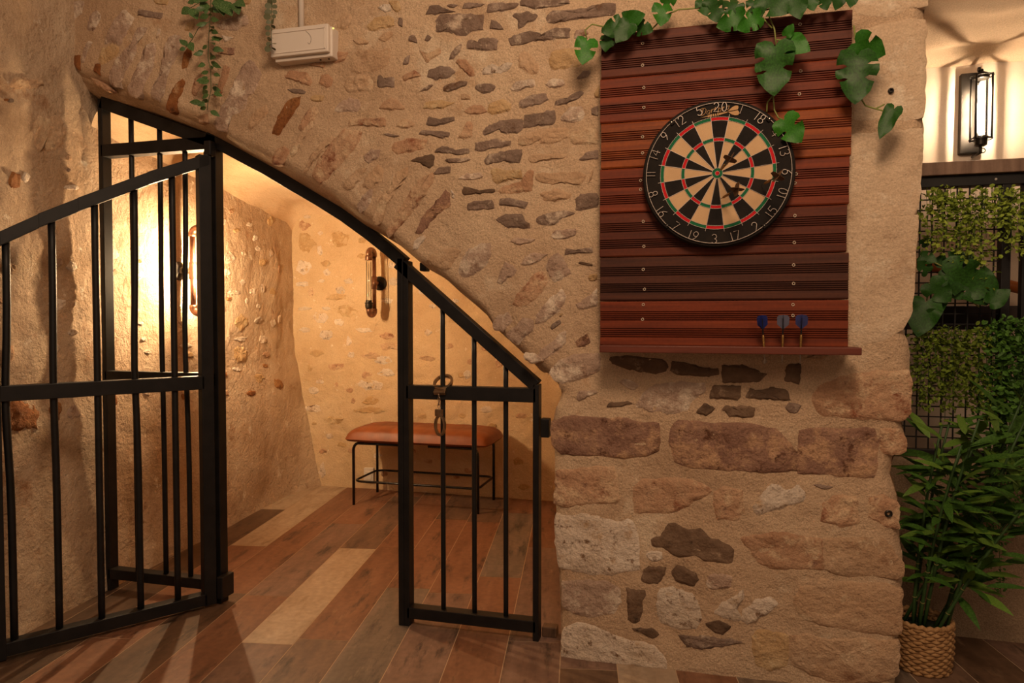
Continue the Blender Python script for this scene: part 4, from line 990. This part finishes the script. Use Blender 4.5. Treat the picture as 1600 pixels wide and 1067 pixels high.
HS = [(0,.04),(.08,-.07),(.26,-.12),(.42,-.03),(.50,.18),(.49,.34),(.24,.34),(.17,.40),(.26,.43),(.46,.47),(.36,.68),(.18,.88),(0,1)]
HB = [(0,0),(.06,.12),(.095,.35),(.085,.6),(.04,.85),(0,1)]
HV = [(0,0),(.14,.12),(.25,.35),(.22,.6),(.10,.85),(0,1)]
HE = [(0,0),(.25,.12),(.42,.4),(.40,.7),(.2,.95),(0,1)]
def LM(tag, half, mt, **k): me = leaf_mesh('leaf_' + tag, half, **k); me.materials.append(mt); return me
L_MD, L_ML = LM('a', HM, MON_D, wave=.25), LM('b', HM, MON_L, wave=.25); L_HD, L_HL = LM('c', HH, MON_D, wave=.2), LM('d', HH, MON_L, wave=.2)
L_SD, L_SL = LM('e', HS, MON_D, wave=.2), LM('f', HS, MON_L, wave=.2); L_B, L_BL = LM('g', HB, BAM, fold=.4, droop=.25), LM('h', HB, BAML, fold=.4, droop=.25)
L_V, L_E = LM('i', HV, VAR, fold=.25, droop=.2), LM('j', HE, EUC, fold=.1)
rl = random.Random(11)
def put_leaf(me, base, tip, face, parent, name='leaf', width=1.0):
    y = tip - base; L = y.length; y.normalize(); z = (face - y * face.dot(y)).normalized(); x = y.cross(z)
    o = link(name, me, parent)
    m = Matrix((x*L*width, y*L, z*L)).transposed().to_4x4(); m.translation = base - parent.matrix_basis.translation
    o.matrix_basis = m; return o
def tocam(p, t=0.0):
    d = (CAM - p).normalized(); return (d + Vector((rl.uniform(-t, t), rl.uniform(-t, t), rl.uniform(-t, t) + .15))).normalized()

# ---- monstera garland over the dart panel
YG = YP - .035
g1 = empty('monstera_garland', onY(1130, 5, YG), 'artificial monstera vine draped over the top of the dart panel', 'plant')
for me, a, b, c, d, yo in [
 (L_SL, 918,62,910,100,.01),(L_MD, 985,34,940,50,.0),(L_HD, 984,36,962,66,.03),(L_HL, 978,34,1008,22,.02),(L_MD, 990,40,1020,48,-.005),(L_MD,955,44,945,80,-.02),(L_SL, 1035,8,1033,40,.01),(L_SL,1036,6,1060,-8,.0),
 (L_MD,1112,-2,1122,34,.01),(L_SD,1098,0,1104,24,.0),(L_ML,1162,26,1120,42,.025),(L_ML,1188,26,1152,46,.035),(L_MD,1140,2,1158,36,.0),(L_SD,1192,-6,1232,20,.02),(L_MD,1178,0,1188,30,.0),(L_HD,1242,-8,1250,29,.03),(L_SD,1262,-8,1272,16,.01),(L_MD,1286,-10,1292,15,.02),(L_HD,1312,-12,1306,15,.0),(L_HD,1332,-8,1329,11,.03),
 (L_HL,1230,64,1266,79,.03),(L_HL,1228,56,1240,37,.04),(L_MD,1211,70,1209,148,.035),(L_SL,1224,186,1252,222,.02),(L_SL,1336,66,1383,86,.01),(L_MD,1340,84,1337,161,.025),(L_HD,1398,168,1374,216,.0)]:
    p, q = onY(a, b, YG - yo), onY(c, d, YG - yo - .015); put_leaf(me, p, q, tocam(p, .3), g1, width=.55 if (a, b) == (1398, 168) else (.80 if me in (L_MD, L_ML) else .92))
for s in ('917,61 914,47 925,38 945,42 980,38', '1018,46 1040,24 1060,15 1098,12 1130,14 1180,20 1240,4 1330,-4', '1200,22 1210,45 1213,72', '1192,28 1206,44', '1210,120 1208,150 1210,172 1216,184 1224,187', '1213,62 1230,64', '1334,40 1339,75 1346,120 1346,155 1352,165 1368,170 1398,178', '1368,170 1382,163', '1207,150 1199,160 1198,175'):
    MB().tube([onY(x, y, YG + .006) for x, y in T(s)], .0022, 6).build('stem', STEMG, g1, smooth=True)

# ---- variegated vine and eucalyptus strand hanging from above
YV = YF - .05
def strand(name, path, Y, me, label, n, ln, r, spread, face_t=.5, down=.35, cat='plant', pair=False, sd=1):
    rr = random.Random(sd); pts = [onY(x, y, Y) for x, y in path]
    t = empty(name, pts[0], label, cat)
    MB().tube(pts, r, 6).build('stem', STEMD, t, smooth=True)
    cum = [0]
    for a, b in zip(pts, pts[1:]): cum.append(cum[-1] + (b - a).length)
    for i in range(n):
        s = cum[-1] * (i + .5) / n; k = max(j for j in range(len(cum) - 1) if cum[j] <= s); u = (s - cum[k]) / (cum[k+1] - cum[k])
        p = pts[k].lerp(pts[k+1], u)
        for sg in ((1, -1) if pair else (rr.choice((1, -1)),)):
            d = Vector((sg * rr.uniform(.5, 1), rr.uniform(-.8, .3), -rr.uniform(.0, 1) * down - .1)).normalized()
            b = p + d * rr.uniform(.1, 1) * spread; put_leaf(me, b, b + d * ln * rr.uniform(.75, 1.2), tocam(p, face_t), t)
    return t
v1 = strand('variegated_vine', T('330,-40 329,20 326,60 325,90 329,110 330,140 325,160 324,172'), YV, L_V, 'variegated green leaf vine hanging above the top of the arch', 60, .034, .0012, .022, sd=4)
strand_b = [onY(x, y, YV) for x, y in T('327,34 310,44 300,62 290,74')]
MB().tube(strand_b, .0011, 6).build('stem', STEMD, v1, smooth=True)
for (a, b), (c, d) in [((293,72),(280,60)),((290,75),(280,78)),((296,66),(301,79)),((300,60),(296,50))]:
    p, q = onY(a, b, YV), onY(c, d, YV - .01); put_leaf(L_V, p, q, tocam(p, .3), v1, width=1.3)
MB().tube([onY(x, y, YV) for x, y in T('329,-10 312,4 298,12 290,14')], .0011, 6).build('stem', STEMD, v1, smooth=True)
for (a, b), (c, d) in [((297,12),(283,22)),((298,13),(308,28)),((312,4),(300,-4)),((340,-4),(350,22)),((345,2),(362,22)),((366,4),(373,21)),((368,2),(382,8)),((332,10),(345,18)),((318,2),(322,20)),((305,2),(292,4))]:
    p, q = onY(a, b, YV), onY(c, d, YV - .01); put_leaf(L_V, p, q, tocam(p, .3), v1, width=1.4)
strand('eucalyptus_strand', T('425,-30 425,5 424,30 424,55 425,80'), YF - .085, L_E, 'grey-green eucalyptus strand hanging in front of the emergency light box', 13, .022, .0010, .004, pair=True, sd=8)

# ================================================================ NICHE FURNITURE
WOODT = M('grey_brown_laminate', ['#5f4a3c', '#7a6252', '#8d7564'], 1.0, .55, .1, 3, .002, stretch=(30, 3, 3), speck=.08)
YL = .365
zt0, zt1 = onY(1520, 271, YL).z, onY(1520, 250.5, YL).z
ct = MB().box((.3, YL, zt0), (2.8, YL + .30, zt1)).build('counter_board', WOODT, bevel=.002); props(ct, 'wood-look counter board running below the caged wall lamp', 'counter')
YM = .385
ms = empty('mesh_screen', onY(1500, 716, YM), 'black steel frame with square wire mesh standing on the low wall', 'screen')
zt = zt0 - .001; zbm = zlow
xp0, xp1 = onY(1563, 480, YM).x, onY(1578, 480, YM).x
MB().box((.34, YM, zt - .036), (2.7, YM + .04, zt)).build('top_rail', IRON, ms, bevel=.002)
MB().box((xp0, YM, zbm), (xp1, YM + .04, zt - .036)).build('post', IRON, ms, bevel=.002)
xq = onY(1597, 600, YM).x; MB().box((xq, YM + .02, zbm), (xq + .03, YM + .05, zt - .036)).build('post', IRON, ms, bevel=.002)
MB().box((.34, YM, zbm), (.36, YM + .04, zt - .036)).build('post', IRON, ms, bevel=.002)
MB().box((.34, YM + .005, zbm), (2.7, YM + .035, zbm + .02)).build('bottom_rail', IRON, ms, bevel=.002)
wv = MB().box((-.0021, -.0021, 0), (.0021, .0021, zt - .036 - zbm)); wvm = mesh('wire', wv.v, wv.f); wvm.materials.append(IRON)
wlen = xp0 - .36; wh = MB().box((0, -.0021, -.0021), (wlen, .0021, .0021)); whm = mesh('wire', wh.v, wh.f); whm.materials.append(IRON)
x = onY(1556, 400, YM).x; stp = (onY(1556, 400, YM).x - onY(1458, 400, YM).x) / 5
while x > .38: link('wire', wvm, ms, loc=Vector((x, YM + .018, zbm)) - ms.location); x -= stp
z = onY(1500, 309, YM).z; stz = (onY(1500, 309, YM).z - onY(1500, 408, YM).z) / 6
while z > zbm + .03: link('wire', whm, ms, loc=Vector((.36, YM + .022, z)) - ms.location); z -= stz
s_ = onY(1556, 276, YM); MB().lathe((s_.x, YM, zt - .018), [(.004, 0), (.004, .002)], (0, -1, 0), 10).build('rivet', STEEL, ms)
YBM = .52
bmz0, bmz1 = onY(1500, 515, YBM).z, onY(1500, 478, YBM).z
bmo = MB().box((.3, YBM, bmz0), (2.8, YBM + .05, bmz1)).build('timber_beam', M('dark_stained_timber', ['#1d1310', '#2e1f18'], 3, .6, .1, 8, .002, stretch=(2, 20, 20)), bevel=.003)
props(bmo, 'dark stained timber beam behind the wire mesh', 'beam')
YH = .80
hr = MB().tube([onY(x, y, YH) for x, y in T('1380,398 1440,412 1500,427 1600,452 1700,477 2100,577')], .022, 14).build('handrail', M('orange_varnished_wood', ['#8a4a1c', '#a86028'], 3, .45, .1, 8, .002), smooth=True)
props(hr, 'orange varnished wooden handrail sloping behind the mesh screen', 'handrail')

# ---- caged wall lamp
pl0, pl1 = onY(1500, 240, YSC - .03), onY(1536, 112, YSC - .03)
sc_ = empty('caged_wall_lamp', ((pl0.x + pl1.x)/2, YSC, pl0.z), 'lit wall lamp with a long glass tube in a dark metal cage', 'wall lamp')
MB().box((pl0.x, YSC - .028, pl0.z), (pl1.x, YSC + .01, pl1.z)).build('back_plate', BRONZE, sc_, bevel=.003)
tx = (pl0.x + pl1.x)/2 + .010; ty = YSC - .105; zc0, zc1 = onY(1524, 214, ty).z, onY(1524, 124, ty).z
MB().lathe((tx, ty, zc0 - .040), [(.012, 0), (.022, .006), (.024, .034), (.027, .040)], UZ, 20).build('lamp_holder', BRONZE, sc_, bevel=.001)
MB().lathe((tx, ty, zc1 + .0), [(.027, 0), (.027, .008), (.020, .022), (.008, .028)], UZ, 20).build('top_cap', BRONZE, sc_, bevel=.001)
g = MB(); g.lathe((tx, ty, zc0), [(.022, 0), (.022, zc1 - zc0)], UZ, 24); g.f = g.f[:-2]; g.build('glass_tube', GLASS, sc_, smooth=True)
MB().lathe((tx, ty, zc0 + .02), [(.002, 0), (.0032, .012), (.0032, zc1 - zc0 - .05), (.002, zc1 - zc0 - .035)], UZ, 12).build('filament', glow('lit_tube_filament', (1.0, .74, .50), 640.0), sc_, smooth=True)
gm = bpy.data.materials.new('glowing_bulb_glass'); gm.use_nodes = True; gn_ = gm.node_tree; gn_.nodes.remove(gn_.nodes['Principled BSDF'])
t1 = gn_.nodes.new('ShaderNodeBsdfTransparent'); t2 = gn_.nodes.new('ShaderNodeEmission'); t2.inputs[0].default_value = (1, .82, .62, 1); t2.inputs[1].default_value = 1.6; t3 = gn_.nodes.new('ShaderNodeAddShader')
gn_.links.new(t1.outputs[0], t3.inputs[0]); gn_.links.new(t2.outputs[0], t3.inputs[1]); gn_.links.new(t3.outputs[0], gn_.nodes['Material Output'].inputs[0])
MB().lathe((tx, ty, zc0 + .004), [(.006, 0), (.0125, .014), (.0125, zc1 - zc0 - .030), (.006, zc1 - zc0 - .014)], UZ, 20).build('bulb', gm, sc_, smooth=True)
for k in range(4):
    a = R(45 + 90*k); dx, dy = .040*math.cos(a), .040*math.sin(a)
    MB().tube([(tx + dx, ty + dy, zc0 - .014), (tx + dx, ty + dy, zc1 + .014)], .0042, 8).build('cage_rod', BRONZE, sc_, smooth=True)
    for zz in (zc0 - .010, zc1 + .010):
        MB().tube([(tx + dx*.5, ty + dy*.5, zz), (tx + dx*1.08, ty + dy*1.08, zz)], .0028, 8).build('cage_spoke', BRONZE, sc_, smooth=True)
MB().tube(ring_pts((tx, ty, zc0 - .010), X, Yv, .040, .040, 24), .002, 6, closed=True).build('cage_ring', BRONZE, sc_, smooth=True)
MB().tube(ring_pts((tx, ty, zc1 + .010), X, Yv, .040, .040, 24), .002, 6, closed=True).build('cage_ring', BRONZE, sc_, smooth=True)
MB().tube([(tx, YSC - .02, zc1 + .032), (tx, ty, zc1 + .034), (tx, ty, zc1 + .02)], .006, 8).build('upper_arm', BRONZE, sc_, smooth=True)
MB().tube([(tx, YSC - .02, zc0 - .062), (tx, ty, zc0 - .062), (tx, ty, zc0 - .038)], .006, 8).build('lower_arm', BRONZE, sc_, smooth=True)
kn = MB().lathe((tx - .012, ty - .004, zc1 + .036), [(.004, -.006), (.010, -.004), (.010, .004), (.004, .006)], (1, 0, 0), 12).build('wing_knob', BRONZE, sc_, bevel=.001)
MB().tube(ring_pts((tx + .004, ty - .012, zc0 - .058), X, UZ, .009, .009, 14), .002, 6, closed=True).build('switch_loop', BRONZE, sc_, smooth=True)

# ================================================================ HANGING GREENERY ON THE MESH
def bunch(name, label, strands, mt, ls, dens, Y, sd, group='trailing plants on the mesh screen', jit=.02, stem=.0009, asp=.75):
    """strands: list of pixel paths; each is a part with its own small leaves"""
    rr = random.Random(sd); p0 = onY(strands[0][0][0], strands[0][0][1], Y); t = empty(name, p0, label, 'plant', group)
    for path in strands:
        yo = Y + rr.uniform(-.05, .0); pts = [onY(x, y, yo) for x, y in path]
        so = MB().tube(pts, stem, 5).build('trailing_stem', STEMD, t, smooth=True)
        lv = MB(); tot = sum((b - a).length for a, b in zip(pts, pts[1:])); n = int(tot * dens * 1.35)
        for i in range(n):
            k = rr.randrange(len(pts) - 1); p = pts[k].lerp(pts[k+1], rr.random())
            o = Vector((rr.gauss(0, jit), rr.gauss(0, jit*.7), rr.gauss(0, jit*.4))); c = p + o; c.y = min(c.y, Y + .012)
            d = Vector((rr.uniform(-1, 1), rr.uniform(-1, .4), rr.uniform(-.9, .5))).normalized(); w = d.orthogonal().normalized(); w = Matrix.Rotation(rr.uniform(0, 6.28), 3, d) @ w
            L = ls * rr.uniform(.65, 1.35); nn = d.cross(w) * L * .12
            lv.add([c, c + d*L*.3 + w*L*asp*.42 + nn, c + d*L*.75 + w*L*asp*.36 + nn, c + d*L, c + d*L*.75 - w*L*asp*.36 + nn, c + d*L*.3 - w*L*asp*.42 + nn], [(0, 1, 2, 3), (0, 3, 4, 5)])
        lo_ = lv.build('leaves', mt, so); lo_['kind'] = 'stuff'
    return t
rb = random.Random(21)
def fall(x0, x1, y0, ya, yb_, n):
    out = []
    for i in range(n):
        x = x0 + (x1 - x0) * (i + rb.random()*.8) / n; ye = rb.uniform(ya, yb_); dr = rb.uniform(-8, 8)
        out.append([(x, y0 + rb.uniform(-4, 6)), (x + dr*.4, y0 + (ye - y0)*.35), (x + dr*.8, y0 + (ye - y0)*.7), (x + dr, ye)])
    return out
bunch('trailing_plant', 'lime leaved trailing plant under the counter beside the stone wall end', fall(1447, 1492, 296, 330, 412, 11), LIME, .0165, 190, .36, 1)
bunch('trailing_plant', 'longest lime trailing plant at the middle of the mesh screen', fall(1490, 1532, 306, 360, 430, 10) + [[(1525, 330), (1535, 390), (1541, 430), (1538, 478)]], LIME, .016, 190, .35, 2)
bunch('trailing_plant', 'yellow-green trailing plant at the top of the black frame post', fall(1528, 1572, 294, 320, 372, 10), LIME, .015, 180, .345, 3)
bunch('trailing_plant', 'lime trailing plant hanging right of the black frame post', fall(1574, 1612, 300, 345, 400, 8), LIME, .017, 160, .34, 4)
bunch('trailing_plant', 'olive round-leaved trailing plant below the dark beam beside the wall end', fall(1432, 1540, 512, 570, 660, 22), OLIVE, .0165, 200, .355, 5)
bunch('trailing_plant', 'dense green trailing plant cascading over the right side of the mesh', fall(1548, 1606, 498, 620, 730, 15), DEEP, .021, 170, .34, 6, jit=.022)
bunch('trailing_plant', 'dark fine trailing plant hanging over the low plaster wall', fall(1538, 1585, 690, 780, 862, 9) + [[(1558, 750), (1560, 800), (1562, 880), (1564, 928)]], DEEP, .011, 260, .355, 7, jit=.009)
bunch('trailing_plant', 'dark trailing strands at the right edge over the low plaster wall', fall(1590, 1625, 700, 780, 860, 6), DEEP, .011, 260, .35, 8, jit=.009)
g2 = empty('monstera_plant', onY(1480, 440, .36), 'large dark monstera leaves in the middle of the mesh screen', 'plant')
for me, a, b, c, d, yo in [(L_SD,1452,442,1486,472,.05),(L_MD,1476,428,1562,452,.03),(L_MD,1470,420,1530,404,.015),(L_HD,1546,474,1579,452,.05),(L_HD,1447,470,1434,526,.05),(L_HD,1449,492,1474,488,.06),(L_SD,1438,400,1464,408,.03),(L_SD,1450,425,1434,408,.03),(L_HD,1470,470,1462,492,.02),(L_HD,1440,382,1456,372,.02),(L_SD,1500,430,1545,476,.02)]:
    p, q = onY(a, b, .36 - yo), onY(c, d, .36 - yo - .02); put_leaf(me, p, q, tocam(p, .3), g2, width=.9)
for s in ('1440,400 1470,415 1500,432 1520,452 1518,470 1530,480', '1486,452 1510,458 1522,470', '1452,442 1448,470'):
    MB().tube([onY(x, y, .345) for x, y in T(s)], .0025, 6).build('stem', STEMG, g2, smooth=True)

# ================================================================ BAMBOO IN A WOVEN BASKET
bc = onZ(1437, 1040, 0); bc = Vector((bc.x + .004, bc.y, 0)); BR, BH = .083, .152
WICK = M('seagrass_weave', ['#7d5c3a', '#a07a50', '#b8946a'], 60, .85, .3, 120, .002)
bk = empty('woven_basket', bc, 'woven seagrass basket standing on the floor at the end of the stone wall', 'basket')
for k in range(15):
    zz = .006 + k*.0098; rr_ = BR * (.93 + .07 * min(1, k/6))
    pts = [(bc.x + (rr_ + .0032*math.cos(16*a + (k % 2)*math.pi))*math.cos(a), bc.y + (rr_ + .0032*math.cos(16*a + (k % 2)*math.pi))*math.sin(a), zz + .001*math.sin(16*a)) for a in [2*math.pi*i/96 for i in range(96)]]
    MB().tube(pts, .0058, 6, closed=True).build('woven_row', WICK, bk, smooth=True)
pts = [(bc.x + BR*math.cos(a), bc.y + BR*math.sin(a), BH + .003*math.cos(24*a)) for a in [2*math.pi*i/96 for i in range(96)]]
MB().tube(pts, .0075, 8, closed=True).build('rim', WICK, bk, smooth=True)
for k in range(16):
    a = 2*math.pi*(k + .5)/16; MB().tube([(bc.x + BR*.93*math.cos(a), bc.y + BR*.93*math.sin(a), .002), (bc.x + BR*math.cos(a), bc.y + BR*math.sin(a), BH)], .004, 6).build('stake', WICK, bk, smooth=True)
MB().lathe(bc + UZ*.004, [(BR*.9, 0), (BR*.95, BH - .03)], UZ, 32).build('liner', M('dark_green_moss', ['#101a0c', '#1c2a14'], 40, .95, .5, 80, .004), bk)
bam = empty('bamboo_plant', bc + UZ*(BH - .03), 'leafy green artificial bamboo plant growing from the woven basket', 'plant')
rr = random.Random(5)
NODEM = M('pale_cane_node', ['#8a8450'], rough=.6)
for i in range(11):
    a = 2*math.pi*i/11 + rr.uniform(-.2, .2); r0 = BR*rr.uniform(.25, .8); b0 = bc + Vector((r0*math.cos(a), r0*math.sin(a), BH - .035))
    hgt = rr.uniform(.54, .84); lean = Vector((math.cos(a)*.10 + .10, min(.0, math.sin(a)*.10) - .02, 1)).normalized()
    if i % 4 == 1: lean = Vector((.38, -.12, 1)).normalized(); hgt *= .75
    pts = [b0 + lean*hgt*k/6 + Vector((.05*(k/6)**2, -.02*(k/6)**2, 0)) for k in range(7)]
    cane = MB().tube(pts, [.0058 - .0004*k for k in range(7)], 8).build('cane', STEMD, bam, smooth=True)
    for k in (1, 2): MB().lathe(pts[k], [(.0065, -.001), (.0068, .001)], lean, 8).build('cane_node', NODEM, cane)
    for k in range(26):
        t = rr.uniform(.26, 1.0); u = t*6; j = min(5, int(u)); p = pts[j].lerp(pts[j+1], u - j)
        th = rr.uniform(0, 6.28); d = Vector((math.cos(th) + .25, math.sin(th)*.6 - .15, rr.uniform(-.25, .75))).normalized()
        br = p + d*rr.uniform(.005, .07); br.y = min(br.y, YLOW - .05); br.x = max(br.x, bc.x - .10 if br.y < .05 else br.x)
        tip = br + d*rr.uniform(.075, .14); tip.y = min(tip.y, YLOW - .015)
        if br.y < YB + .1 and min(br.x, tip.x) < .60 and br.z > 0: sh = .60 - min(br.x, tip.x); br.x += sh; tip.x += sh
        put_leaf(L_BL if rr.random() < .35 else L_B, br, tip, Vector((rr.uniform(-.4, .4), -.5, .9)).normalized(), bam, width=rr.uniform(.95, 1.3))
